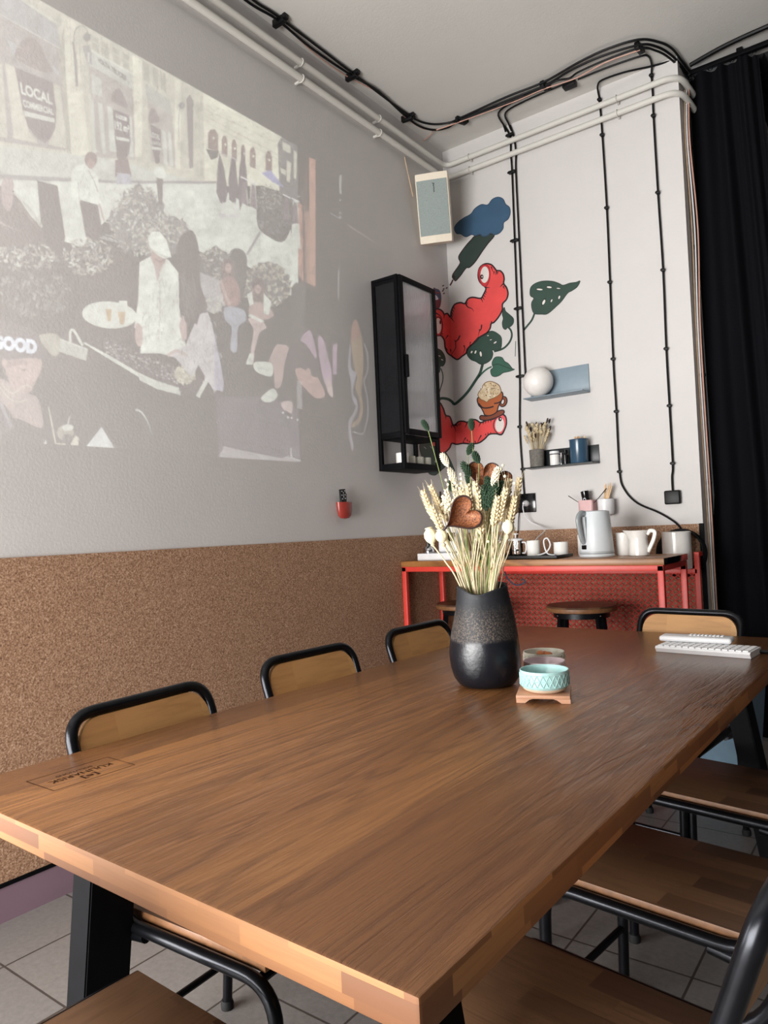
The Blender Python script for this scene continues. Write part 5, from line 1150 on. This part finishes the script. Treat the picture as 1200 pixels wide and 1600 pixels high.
# facades
pj.poly([(-60, top(-60)), (345, top(345)), (330, 290), (180, 250), (-60, 226)], g(.62, CRM), 1)
pj.poly([(318, top(318)), (440, top(440)), (437, 300), (410, 290), (320, 292)], g(.86, CRM), 1.5)
pj.poly([(-60, -20), (0, 22), (35, 30), (95, 75), (100, 120), (103, 236), (-60, 212)], g(.36, (1, .94, .9)), 2)
pj.poly([(-60, -60), (0, -25), (33, 0), (90, 40), (95, 74), (0, 22), (-60, -15)], g(.40, (.95, 1, 1)), 3)
for a, b in (((-60, -62), (92, 38)), ((0, 22), (110, 85))): pj.stroke([a, b], 1.2, g(.8, CW), 4, False)
pj.poly([(8, 98), (23, 105), (33, 160), (45, 205), (60, 224), (22, 216)], g(.66, CRM), 4); pj.poly([(82, 130), (94, 134), (105, 232), (75, 226), (87, 196)], g(.6, CRM), 4)
pj.poly([(-40, 90), (3, 100), (12, 215), (-40, 210)], g(.6, CRM), 4)
pj.poly([(25, 90), (28, 72), (45, 58), (60, 66), (72, 90), (82, 112), (60, 110)], TP, 3.5, True)
pj.poly([(10, 60), (26, 70), (22, 90)], g(.5, (.9, 1, 1)), 4); pj.poly([(78, 100), (92, 110), (92, 120)], g(.5, (.9, 1, 1)), 4)
SG = (.12, .085, .10)
pj.poly([(23, 105), (83, 129), (85, 150), (88, 172), (87, 198), (80, 216), (70, 223), (57, 216), (44, 198), (35, 170), (30, 140)], SG, 6, False)
pj.text('LOCAL', [(31, 128), (81, 148), (82, 164), (34, 147)], g(.85, CW), 8, .03); pj.text('COMMERCIAL', [(35, 155), (83, 170), (84, 180), (37, 167)], g(.8, CW), 8, .03)
pj.poly([(37, 173), (85, 185), (86, 192), (39, 181)], g(.7, CW), 8)
# lantern column
pj.poly([(95, 22), (118, 36), (140, 245), (112, 242)], g(.78, CRM), 3); pj.poly([(100, 38), (103, 120), (112, 240), (104, 238), (94, 80)], g(.4, CRM), 4)
pj.stroke([(120, 135), (116, 90), (116, 55), (122, 42), (132, 42), (138, 52)], 1.6, g(.18), 7); pj.stroke([(114, 65), (118, 95), (120, 135)], 4, g(.2), 7); pj.ell(136, 58, 6, 7, g(.2), 7); pj.poly([(128, 72), (140, 70), (143, 82), (144, 102), (136, 98)], g(.3), 7); pj.poly([(137, 82), (140, 82), (140, 98), (137, 97)], g(.7, CW), 8)
# second bay
pj.poly([(133, 75), (208, 117), (208, 140), (137, 100)], g(.62, CW), 5); pj.stroke([(133, 74), (208, 116)], 1.2, g(.9, CW), 6, False); pj.stroke([(137, 101), (208, 141)], 1, g(.3), 6, False)
pj.text('VOLTA TRUCKS', [(151, 88), (197, 118), (197, 127), (153, 97)], g(.02), 7.5, .05)
for x in (143, 158, 175, 191): pj.poly([(x, top(x)+8), (x+11, top(x)+15), (x+12, top(x)+38), (x+1, top(x)+30)], g(.42, CRM), 4); pj.stroke([(x+1, top(x)+18), (x+11, top(x)+24)], 1, g(.75, CRM), 5, False)
pj.poly([(138, 102), (208, 142), (211, 250), (150, 245)], g(.42, (1, .95, .88)), 4)
for a in ([(143, 115), (158, 124), (160, 152), (143, 145)], [(142, 155), (146, 158), (150, 240), (147, 240)], [(153, 160), (160, 163), (166, 240), (160, 240)], [(168, 165), (176, 170), (182, 238), (172, 236)], [(200, 180), (206, 184), (209, 246), (200, 243)]): pj.poly(a, g(.68, CW), 5)
pj.poly([(175, 158), (178, 142), (186, 138), (193, 148), (199, 168)], TP, 5, True)
pj.poly([(176, 170), (202, 180), (204, 222), (202, 240), (197, 248), (184, 245), (180, 220)], SG, 7)
pj.text('A LOUER', [(180, 177), (199, 184), (199, 190), (181, 184)], g(.9, CW), 8, .05); pj.text('192 m²', [(179, 188), (202, 196), (202, 208), (180, 202)], g(.85, CW), 8, .03); pj.poly([(181, 213), (202, 217), (203, 222), (182, 218)], g(.7, CW), 8)
# third bay
pj.poly([(227, 130), (266, 157), (269, 180), (230, 155)], g(.44, CW), 5); pj.poly([(230, 156), (270, 181), (274, 262), (236, 252)], g(.44, (1, .97, .88)), 4)
for x in (224, 238, 250): pj.poly([(x, top(x)+4), (x+9, top(x)+10), (x+10, top(x)+40), (x+1, top(x)+32)], g(.42, CRM), 4)
pj.poly([(233, 192), (234, 172), (240, 169), (246, 178), (249, 190)], TP, 5, True); pj.poly([(235, 194), (251, 202), (252, 230), (249, 245), (241, 248), (237, 225)], SG, 7)
pj.text('LOCAL', [(235, 205), (250, 211), (250, 219), (236, 214)], g(.85, CW), 8, .03); pj.text('COMMERCIAL', [(236, 219), (251, 223), (251, 228), (237, 225)], g(.7, CW), 8, .02); pj.poly([(237, 229), (252, 231), (252, 235), (237, 233)], g(.7, CW), 8)
for a in ([(253, 203), (259, 206), (262, 258), (256, 256)], [(262, 206), (267, 208), (271, 260), (266, 259)]): pj.poly(a, g(.7, CW), 5)
pj.poly([(207, 86), (222, 95), (222, 245), (212, 245)], g(.85, CRM), 4); pj.poly([(273, 122), (283, 128), (282, 265), (274, 262)], g(.85, CRM), 4)
# gothic door and far palace arches
pj.poly([(291, 155), (297, 147), (302, 158), (302, 262), (296, 264)], g(.22, (1, .9, .9)), 5); pj.stroke([(281, 170), (279, 190), (280, 220)], 1.2, g(.3), 6); pj.ell(284, 165, 5, 6, g(.3), 6)
for x, w_, y in ((333, 8, 202), (351, 4.5, 212), (366, 4, 218), (380, 3.6, 226), (395, 4.5, 230), (420, 5, 236)):
    pj.poly([(x-w_, y+30), (x-w_, y+6), (x-w_*.5, y), (x+w_*.4, y), (x+w_, y+8), (x+w_, y+34)], (.25, .17, .15), 5); pj.ell(x+1, y+14, 1.5, 2, g(.9, CRM), 6)
for a, b in (((322, 182), (440, 245)), ((318, 170), (430, 222)), ((325, 192), (440, 252))): pj.stroke([a, b], .9, g(.5, CRM), 6, False)
for i in range(40): x = Q.uniform(325, 430); y = top(x)+Q.uniform(4, 26); pj.poly([(x, y), (x+Q.uniform(2, 5), y+2), (x+3, y+Q.uniform(2, 4)), (x, y+2)], g(Q.choice([.45, .6, 1.0]), CRM), 6+i*.02)
pj.poly([(434, 224), (440, 214), (465, 228), (466, 330), (437, 306)], g(.16), 5)
for a in ([(441, 221), (454, 228), (454, 240), (442, 234)], [(438, 262), (447, 266), (447, 274), (439, 270)], [(448, 250), (455, 255), (453, 285), (448, 283)], [(459, 235), (464, 238), (463, 280), (459, 278)]): pj.poly(a, g(.7, CRM), 6)
# pavement
pj.poly([(-60, 226), (0, 228), (120, 242), (180, 250), (330, 290), (345, 298), (338, 300), (180, 296), (0, 285), (-60, 284)], g(.66, CW), 3)
pj.poly([(-60, 270), (0, 272), (180, 282), (338, 283), (338, 287), (180, 286), (0, 280), (-60, 279)], g(.3), 4)
pj.poly([(-60, 281), (0, 282), (180, 287), (338, 288), (400, 330), (466, 384), (466, 470), (440, 452), (410, 430), (385, 415), (330, 400), (280, 380), (250, 360), (180, 330), (110, 400), (0, 400), (-60, 400)], g(.82, CW), 3.5)
pj.stroke([(407, 362), (386, 398)], 4, g(.3), 5, False)
# closed parasols and menu boards
for pts in ([(343, 238), (350, 262), (356, 300), (353, 316), (345, 318), (338, 300), (340, 260)], [(362, 244), (368, 250), (372, 290), (368, 320), (358, 312), (357, 280)], [(379, 230), (385, 262), (387, 290), (375, 330), (372, 300), (374, 262)]): pj.poly(pts, (.10, .08, .10), 8)
pj.poly([(322, 233), (342, 236), (340, 246), (330, 250)], DK, 7); pj.stroke([(344, 240), (362, 246), (372, 252)], 1.4, g(.7), 9)
for x in (378, 392, 444, 458): y0 = 276+(x-378)*.42; pj.poly([(x, y0), (x+7, y0+4), (x+12, y0+80), (x-3, y0+72)], g(.75, CW), 7); pj.poly([(x+1, y0+6), (x+6, y0+8), (x+9, y0+(46 if x < 440 else 40)), (x-1, y0+40)], (.2, .16, .18), 8); pj.stroke([(x-2, y0), (x+10, y0+6)], 1.6, g(.95), 9, False)
pj.poly([(408, 270), (423, 266), (445, 294), (425, 284)], (.34, .36, .62), 9)
for x in (348, 366): pj.stroke([(x, 316), (x+1, 335)], 1.5, g(.8), 8, False); pj.ell(x, 337, 8, 3, g(.7), 8)
def foliage(poly_box, n, cols, lay, size=4, dark=None):
    x0, y0, x1, y1 = poly_box
    if dark: pj.raw([((x0+x1)/2+cos(2*pi*i/40)*(x1-x0)*Q.uniform(.40, .53), (y0+y1)/2+sin(2*pi*i/40)*(y1-y0)*Q.uniform(.40, .55)) for i in range(40)], dark, lay-.5)
    for i in range(n):
        a = Q.random()*6.28; d_ = Q.random()**.5; x = (x0+x1)/2+cos(a)*d_*(x1-x0)/2; y = (y0+y1)/2+sin(a)*d_*(y1-y0)/2; b = Q.random()*3.14; s_ = size*Q.uniform(.5, 1.2)
        dx, dy = cos(b)*s_, sin(b)*s_; pj.raw([(x-dx, y-dy), (x+dy*.35, y-dx*.35), (x+dx, y+dy), (x-dy*.35, y+dx*.35)], Q.choice(cols), lay+i*.002)
GL = [g(.35, (1, 1, .85)), g(.6, (1, 1, .88)), g(.75, CW), g(.12), g(.2), g(.45, (1, 1, .8))]
pj.poly([(407, 300), (440, 300), (460, 330), (445, 376), (420, 370), (402, 350)], DK, 7, True); foliage((402, 288, 440, 330), 160, GL, 9, 2.2); foliage((404, 315, 455, 372), 150, [g(.12), g(.2), g(.08), g(.3, CW)], 9, 3)
# orange column
pj.poly([(483, 245), (493, 250), (493, 448), (484, 444)], (.50, .27, .19), 2); pj.poly([(464, 315), (472, 320), (474, 440), (467, 430)], (.52, .26, .18), 3); pj.poly([(476, 330), (483, 330), (485, 445), (478, 440)], (.40, .22, .15), 3)
# shrubs
pj.poly([(-60, 370), (60, 366), (110, 380), (160, 400), (165, 560), (100, 600), (-60, 560)], (.045, .03, .03), 6)
foliage((-50, 360, 105, 420), 330, GL, 8, 5); foliage((100, 370, 175, 430), 220, GL, 8, 5); foliage((0, 410, 110, 500), 160, [g(.25), g(.12), g(.35, CW)], 8, 5)
pj.poly([(165, 400), (180, 380), (200, 395), (225, 420), (215, 520), (170, 520)], (.05, .035, .035), 6, True)
foliage((172, 290, 262, 400), 420, GL, 10, 4.5, g(.2)); foliage((215, 335, 300, 400), 300, GL, 10, 4, g(.2))
pj.poly([(275, 400), (282, 370), (300, 360), (310, 385), (312, 430), (300, 470), (275, 470)], (.05, .04, .04), 11, True)
foliage((305, 385, 370, 440), 160, GL, 9, 3.5, g(.1)); pj.poly([(363, 430), (360, 395), (372, 388), (385, 400), (385, 440), (378, 470), (360, 470)], DK, 10, True)
foliage((378, 410, 455, 480), 300, [g(.45, (1, 1, .75)), g(.6, (1, 1, .8)), g(.2), g(.1)], 9, 4, g(.12))
pj.poly([(455, 450), (462, 441), (478, 446), (476, 560), (455, 560)], DK, 10)
# dark deck area
pj.poly([(300, 430), (380, 460), (470, 480), (470, 620), (340, 620), (335, 560)], g(.035), 7)
pj.poly([(335, 575), (465, 640), (470, 722), (342, 714)], (.10, .095, .12), 5)
for k in range(8): pj.stroke([(340, 600+k*14), (400, 612+k*14), (466, 632+k*13)], .8, g(.05), 6)
pj.poly([(342, 714), (350, 697), (360, 700), (440, 716), (450, 712), (470, 722)], g(.4, (1, .98, 1)), 7); pj.stroke([(455, 700), (456, 714), (470, 720)], 1.5, g(.6), 8)
# standing man in white shirt far back
pj.poly([(124, 312), (153, 320), (158, 350), (156, 376), (134, 370)], (.07, .045, .05), 9); pj.poly([(112, 268), (118, 260), (132, 256), (142, 264), (153, 275), (156, 310), (152, 320), (126, 312), (122, 320), (113, 312), (111, 290)], g(.9, CW), 10, False); pj.ell(142, 249, 10, 12, (.18, .11, .10), 11); pj.ell(142, 256, 6, 8, (.34, .22, .2), 12); pj.stroke([(138, 266), (148, 285), (153, 300)], 1.2, g(.15), 11)
pj.stroke([(122, 285), (124, 312)], 1, g(.4), 11); pj.stroke([(155, 318), (163, 345)], 3, (.5, .4, .38), 10)
# seated man at left edge, door panel
pj.poly([(-60, 300), (0, 290), (20, 296), (36, 320), (50, 340), (68, 358), (60, 380), (-60, 380)], (.1, .07, .07), 9, True); pj.ell(12, 290, 10, 13, (.42, .33, .32), 11); pj.poly([(3, 296), (20, 300), (16, 330), (5, 320)], (.4, .3, .3), 10, True); pj.stroke([(22, 300), (45, 325), (66, 355)], 4, g(.6, CW), 10); pj.stroke([(-10, 340), (8, 352), (34, 362)], 5, (.38, .30, .29), 11, taper=True); pj.stroke([(30, 318), (44, 338), (60, 352)], 3, (.2, .15, .15), 11)
pj.poly([(58, 282), (90, 290), (102, 370), (96, 410), (66, 372)], (.05, .03, .035), 9)
# people near second bay and third bay
pj.ell(190, 240, 8, 12, (.1, .07, .07), 12); pj.poly([(180, 250), (200, 248), (206, 276), (180, 276)], (.16, .1, .1), 12); pj.poly([(183, 270), (203, 272), (206, 288), (182, 288)], g(.5, (.9, .95, 1.1)), 13)
pj.poly([(242, 262), (256, 262), (258, 278), (243, 276)], g(.85, CW), 12, True); pj.ell(246, 250, 4, 6, (.1, .07, .07), 12); pj.poly([(244, 276), (255, 278), (254, 320), (248, 320)], (.1, .08, .08), 11)
# round table with two beers
pj.ell(171, 492, 43, 21, g(.86, CW), 14, .08); pj.poly([(165, 483), (175, 483), (173, 502), (168, 502)], (.55, .38, .16), 16); pj.poly([(184, 487), (196, 487), (194, 507), (188, 507)], (.55, .38, .16), 16); pj.poly([(186, 470), (199, 470), (199, 484), (186, 484)], g(.9, CW), 16)
# tall man in white with cap
pj.poly([(218, 410), (236, 400), (262, 405), (279, 426), (280, 480), (283, 500), (290, 540), (280, 560), (250, 552), (219, 552), (222, 520), (210, 512), (216, 470)], g(.92, CW), 18, False)
pj.poly([(213, 505), (222, 512), (222, 538), (215, 540), (211, 525)], (.55, .42, .38), 19, True); pj.ell(248, 400, 12, 18, (.5, .36, .32), 19); pj.poly([(240, 412), (254, 415), (246, 440)], (.55, .42, .38), 20)
pj.poly([(231, 372), (238, 362), (250, 362), (260, 375), (268, 402), (255, 404), (243, 396), (234, 386)], g(1.0, CW), 22, False)
for s_ in ([(231, 480), (233, 505), (222, 512)], [(247, 420), (250, 470), (248, 530)], [(276, 440), (278, 485), (285, 500)], [(234, 400), (246, 424)], [(262, 406), (254, 420)]): pj.stroke(s_, .8, g(.45), 20)
# woman with long dark hair leaning over the mixer
pj.poly([(312, 490), (325, 488), (332, 510), (345, 570), (350, 600), (335, 612), (310, 570), (300, 590), (275, 560), (262, 552), (290, 540), (300, 515)], g(.66, (1, .99, 1)), 22, False); pj.poly([(335, 520), (350, 600), (348, 612), (335, 608)], (.5, .5, .62), 23)
pj.poly([(281, 425), (292, 417), (306, 420), (315, 450), (325, 480), (312, 492), (308, 508), (300, 500), (290, 505), (284, 480)], (.05, .03, .035), 24, False); pj.poly([(283, 495), (292, 490), (292, 530), (285, 534), (280, 510)], (.55, .42, .4), 23)
for s_ in ([(325, 500), (320, 530), (300, 550)], [(332, 540), (335, 560)], [(318, 560), (330, 580)]): pj.stroke(s_, .8, g(.35), 25)
pj.stroke([(292, 556), (276, 548), (262, 556)], 5, (.6, .5, .46), 24)
# mixer desk
pj.poly([(158, 535), (175, 530), (240, 552), (310, 590), (330, 560), (336, 575), (310, 620), (280, 612), (215, 580), (170, 560)], (.06, .045, .05), 16)
for i in range(130): t_ = Q.random(); x = 165+t_*125; y = 535+t_*48+Q.uniform(-3, 20); pj.raw([(x, y), (x+Q.uniform(1.5, 4), y+1), (x+2, y+2.4), (x, y+1.5)], g(Q.uniform(.3, .8)), 17+i*.003)
pj.poly([(130, 536), (133, 535), (172, 556), (216, 582), (282, 612), (282, 618), (250, 604), (215, 588), (172, 562)], g(.85, CW), 18); pj.poly([(216, 584), (248, 596), (280, 606), (280, 617), (246, 608), (218, 594)], g(.7, CW), 18)
pj.poly([(306, 618), (333, 570), (334, 580), (312, 622)], g(.75, CW), 19); foliage((272, 570, 306, 600), 130, [g(.6, (1, 1, .75)), g(.8, (1, 1, .8)), g(.4, (1, 1, .7))], 20, 3, g(.4, (1, 1, .8)))
# crate, bag, cup on the left
pj.poly([(94, 531), (137, 546), (135, 564), (92, 549)], g(.55, CW), 15); pj.stroke([(94, 530), (137, 546)], 2, g(.85, CW), 16, False); pj.stroke([(110, 535), (110, 518), (116, 517), (129, 540)], 4, g(.75, CW), 16)
pj.poly([(60, 526), (74, 521), (88, 522), (94, 531), (92, 552), (84, 556), (72, 545)], g(.42, CRM), 15, True)
# girl in the GOOD beanie
pj.poly([(-60, 500), (0, 500), (50, 515), (66, 540), (64, 565), (0, 570), (-60, 570)], (.10, .08, .09), 24, True)
pj.poly([(8, 566), (40, 560), (64, 562), (64, 578), (58, 592), (48, 612), (36, 614), (20, 606), (12, 590)], (.50, .38, .35), 25, True); pj.poly([(-60, 600), (2, 592), (20, 606), (44, 615), (60, 625), (66, 668), (30, 655), (-10, 650), (-60, 650)], (.42, .34, .32), 24, True)
pj.ell(7, 567, 4, 7, (.45, .34, .3), 26); pj.stroke([(26, 574), (34, 577), (42, 577)], 1.6, (.2, .12, .12), 27); pj.stroke([(50, 575), (52, 590), (46, 596)], 1.2, (.32, .22, .2), 27); pj.stroke([(34, 602), (41, 601), (47, 604)], 1.8, (.34, .18, .18), 27)
pj.text('GOOD', [(-12, 522), (58, 531), (58, 554), (-12, 545)], g(1.0, (.85, .97, 1.1)), 27, .07)
pj.stroke([(-4, 600), (10, 618), (26, 628), (44, 624)], 2, g(.6, CRM), 27); pj.poly([(-60, 640), (0, 628), (20, 672), (-60, 690)], (.07, .06, .07), 27, True)
pj.stroke([(0, 628), (18, 668)], 5, g(.28, (1, 1, 1.1)), 28)
pj.stroke([(76, 636), (87, 693), (102, 694)], 2, g(.7, CRM), 15, False); pj.ell(102, 676, 13, 12, g(.35, CRM), 15); pj.ell(106, 668, 9, 5, g(.7, CW), 16); pj.ell(105, 684, 8, 6, g(.06), 17); pj.poly([(110, 695), (118, 680), (123, 684), (122, 696)], g(.65, CRM), 16); pj.stroke([(106, 664), (109, 650)], 1.5, g(.7), 17)
pj.poly([(135, 697), (159, 667), (179, 700)], g(.75, (.92, 1, .98)), 16); pj.poly([(68, 693), (72, 687), (73, 694)], g(.7), 16); pj.stroke([(212, 640), (222, 645), (232, 662), (237, 680)], 3.5, g(.62, CW), 16, taper=True)
pj.stroke([(119, 600), (126, 625), (147, 648)], 2, g(.16, CRM), 15)
# bench with two seated women
pj.poly([(313, 425), (350, 440), (352, 460), (345, 480), (316, 462)], g(.34), 12)
for k in range(14): pj.stroke([(313+k*2.7, 426+k*1.2), (316+k*2.7, 460+k*1.4)], .9, g(.75), 13, False)
pj.poly([(346, 420), (352, 405), (362, 408), (366, 430), (364, 452), (350, 452)], (.12, .07, .07), 14, True); pj.ell(357, 419, 5, 8, (.45, .32, .3), 16); pj.poly([(344, 440), (362, 432), (374, 450), (374, 475), (355, 478), (348, 462)], (.32, .18, .17), 15, True); pj.stroke([(345, 438), (352, 460), (360, 476)], 4, (.5, .38, .35), 16); pj.poly([(352, 480), (380, 484), (384, 500), (372, 512), (370, 548), (360, 545), (362, 512), (352, 500)], (.38, .42, .50), 15, True)
foliage((318, 462, 350, 490), 60, [g(.6, CW), g(.7, (1, 1, .8)), g(.4)], 14, 4, g(.4))
pj.poly([(393, 450), (396, 436), (404, 434), (412, 442), (414, 468), (394, 470)], (.12, .08, .07), 14, True); pj.ell(403, 452, 5, 7, (.45, .33, .31), 16); pj.poly([(386, 460), (394, 455), (396, 475), (390, 478)], g(.8, CW), 16); pj.poly([(412, 458), (424, 472), (420, 492), (412, 490)], g(.8, CW), 16); pj.poly([(392, 476), (412, 474), (428, 492), (410, 500), (390, 492)], (.45, .32, .3), 15, True)
pj.poly([(388, 498), (406, 498), (416, 512), (406, 520), (398, 548), (396, 570), (392, 550), (396, 516)], (.58, .46, .43), 17, True); pj.poly([(390, 552), (397, 552), (394, 570), (384, 569)], g(.85, CW), 18); pj.poly([(398, 566), (424, 568), (424, 588), (400, 580)], g(.8, CW), 18, True); pj.poly([(390, 490), (414, 502), (408, 504), (388, 494)], g(.8, CW), 18)
# man seated at right with bare legs and trainers, back of a dark head
pj.poly([(424, 560), (432, 540), (448, 540), (452, 550), (445, 566), (440, 600), (430, 606), (428, 580)], (.46, .34, .32), 17, True); pj.poly([(409, 620), (426, 607), (434, 618), (424, 628), (412, 627)], g(.85, CW), 18, True); pj.poly([(420, 566), (428, 545), (436, 538), (430, 560), (422, 575)], (.5, .38, .36), 16, True)
pj.poly([(450, 548), (465, 534), (480, 534), (496, 560), (495, 590), (470, 575), (448, 580)], (.04, .035, .04), 19, True); pj.poly([(463, 575), (486, 576), (508, 614), (494, 622), (474, 604), (464, 590)], (.46, .30, .27), 18, True); pj.ell(482, 582, 3.5, 7, (.5, .34, .3), 20)
pj.poly([(470, 530), (484, 516), (492, 540), (494, 560), (480, 540)], (.42, .30, .40), 20, True); pj.poly([(497, 528), (505, 530), (512, 556), (518, 580), (518, 604), (508, 600), (500, 565)], (.42, .30, .40), 18, True); pj.poly([(520, 540), (527, 536), (526, 585), (520, 585)], (.34, .24, .32), 17); pj.poly([(510, 590), (518, 600), (520, 620), (512, 612)], (.55, .44, .42), 19, True)
for k in range(15): pj.stroke([(464, 596+k*2.9), (472, 598+k*2.9)], 1.1, g(.7), 19, False)
pj.poly([(439, 630), (456, 628), (456, 645), (450, 650)], (.55, .45, .43), 19, True); pj.poly([(444, 640), (470, 655), (465, 657), (448, 650)], g(.05), 20)
for x, y in ((442, 645), (450, 652), (456, 653), (465, 656)): pj.ell(x, y, 1.6, 1.6, g(.7), 21)
# cloth folds, stone joints, leaf litter
pj.fr = (0, 0, 1)
def folds(x0, y0, x1, y1, n, v, lay, dx=2, L_=18):
    for i in range(n): x, y = Q.uniform(x0, x1), Q.uniform(y0, y1); l = Q.uniform(.4, 1)*L_; a = Q.uniform(-dx, dx); pj.stroke([(x, y), (x+a, y+l*.5), (x+a*2, y+l)], Q.uniform(.8, 1.8), g(v*Q.uniform(.8, 1.1), CW), lay, taper=True)
folds(222, 430, 272, 530, 40, .52, 20.5); folds(282, 515, 335, 580, 30, .34, 25.5, 5, 14); folds(116, 268, 148, 305, 10, .55, 11.5, 3, 10); folds(338, 540, 348, 600, 6, .3, 25.6, 1, 14)
folds(350, 484, 372, 505, 8, .2, 16, 2, 8); folds(500, 535, 515, 590, 8, .22, 19, 2, 10); folds(284, 428, 310, 490, 22, .10, 25, 2, 22); folds(-40, 620, 60, 655, 10, .25, 25, 6, 16)
for i in range(34): x = Q.uniform(-50, 318); y0 = top(x)+Q.uniform(2, 10); pj.stroke([(x, y0), (x+3, y0+Q.uniform(20, 120))], .8, g(Q.uniform(.3, .5), CRM), 3.6)
for i in range(70): x = Q.uniform(-50, 340); y = Q.uniform(max(2, top(x)+4), 245); pj.stroke([(x, y), (x+Q.uniform(4, 12), y+Q.uniform(2, 6))], .8, g(Q.uniform(.35, .9), CRM), 4.6)
for i in range(60): x = Q.uniform(110, 460); y = Q.uniform(300, 400); pj.stroke([(x, y), (x+Q.uniform(8, 26), y+Q.uniform(2, 10))], 1, g(Q.uniform(.7, .9), CW), 3.7)
for i in range(150): x = Q.uniform(-50, 170); y = Q.uniform(430, 560); pj.stroke([(x, y), (x+Q.uniform(-5, 5), y+Q.uniform(2, 7))], 1, g(Q.uniform(.08, .3), CW), 8.8)
for i in range(90): x = Q.uniform(60, 330); y = Q.uniform(600, 690); pj.stroke([(x, y), (x+Q.uniform(-8, 14), y+Q.uniform(-2, 5))], .9, g(Q.uniform(.04, .14)), 7.5)
for i in range(60): x = Q.uniform(470, 480); y = Q.uniform(260, 440); pj.stroke([(x, y), (x+Q.uniform(-1, 1), y+12)], 1, (Q.uniform(.1, .3), .1, .08), 3.2)
pj.ell(357, 414, 6, 9, (.12, .07, .07), 15); pj.ell(401, 443, 8, 9, (.10, .06, .06), 15)
# faces, hair strands, shoes
for i in range(26): x = Q.uniform(284, 312); y = Q.uniform(424, 470); pj.stroke([(x, y), (x+Q.uniform(-2, 3), y+18), (x+Q.uniform(-3, 5), y+34)], .8, g(Q.uniform(.10, .22)), 24.6)
pj.stroke([(242, 404), (250, 409), (258, 405)], 2.2, (.2, .13, .12), 20.6); pj.stroke([(236, 388), (252, 399), (267, 402)], 1.2, g(.6, CW), 22.5)
pj.stroke([(354, 417), (360, 418)], 1, (.2, .12, .11), 17); pj.stroke([(355, 424), (359, 424)], 1, (.3, .14, .14), 17); pj.stroke([(400, 451), (406, 452)], 1, (.2, .12, .11), 17)
for i in range(22): x = Q.uniform(346, 366); y = Q.uniform(404, 430); pj.stroke([(x, y), (x+Q.uniform(-3, 3), y+16)], .8, (.22, .14, .13), 14.8)
for i in range(20): x = Q.uniform(393, 413); y = Q.uniform(436, 452); pj.stroke([(x, y), (x+Q.uniform(-2, 2), y+18)], .8, (.22, .14, .13), 14.8)
pj.poly([(10, 566), (26, 562), (40, 564), (44, 570), (26, 571), (12, 574)], (.30, .20, .19), 25.5, True); pj.ell(37, 578, 3.2, 1.6, (.12, .08, .08), 28); pj.poly([(40, 600), (52, 598), (56, 590), (50, 610), (42, 612)], (.38, .28, .26), 26, True)
for i in range(16): pj.ell(4+i*2.9, 600+10*sin(i*.35)+i*.9, 1.3, 1.3, g(.7, CRM), 28)
for i in range(40): x = Q.uniform(-50, 60); y = Q.uniform(505, 520); pj.stroke([(x, y), (x+2, y+7)], .8, g(Q.uniform(.06, .16)), 25)
for (x, y) in ((402, 574), (412, 576), (414, 618), (420, 620), (388, 562)): pj.stroke([(x, y), (x+5, y+2), (x+8, y+1)], .9, g(.4), 19)
for i in range(24): x = Q.uniform(315, 345); y = Q.uniform(500, 612); pj.stroke([(x, y), (x+Q.uniform(-2, 6), y+Q.uniform(4, 12))], .9, g(Q.uniform(.35, .85)), 26)
# coloured reflections right of the picture
pj.fr = (400, 480, 6)
pj.poly([(930, 115), (955, 150), (985, 260), (1000, 360), (1005, 520), (1000, 690), (985, 780), (1000, 900), (1000, 1000), (965, 1090), (890, 1130), (900, 1080), (960, 1040), (975, 900), (930, 740), (950, 660), (920, 560), (890, 330), (900, 180)], (.24, .17, .09), 1, True)
pj.poly([(925, 120), (955, 160), (975, 260), (900, 320), (895, 220)], (.26, .12, .08), 2, True); pj.poly([(885, 350), (870, 440), (865, 560), (890, 700), (900, 840), (930, 920), (950, 880), (910, 800), (925, 690), (940, 620), (895, 560)], (.24, .24, .28), 2, True)
pj.poly([(950, 900), (910, 1000), (870, 1060), (870, 1200), (900, 1340), (915, 1300), (890, 1150), (900, 1070), (950, 980)], (.24, .23, .27), 2, True)
for s_ in ([(1015, 340), (1045, 450), (1045, 600), (1012, 700), (1040, 820), (1050, 1000), (1020, 1150), (985, 1190), (910, 1165)],): pj.stroke(s_, 1.8, (.22, .22, .23), 2)
pj.fr = (200, 200, 2.91)
pj.poly([(960, 215), (972, 212), (970, 300), (962, 300)], g(.35, CW), 1); pj.stroke([(958, 645), (958, 775)], 2, g(.3), 1, False); pj.stroke([(918, 385), (968, 415)], 1.2, g(.3), 1, False); pj.stroke([(1000, 440), (1120, 520)], 1.2, (.32, .24, .22), 1, False)
for y in (328, 385, 405): pj.ell(965, y, 4, 5, g(.4), 1)
o = pj.build('projected_picture', 'projected_light'); tag(o, 'projected street scene with people and shopfronts filling the left wall', 'projection')
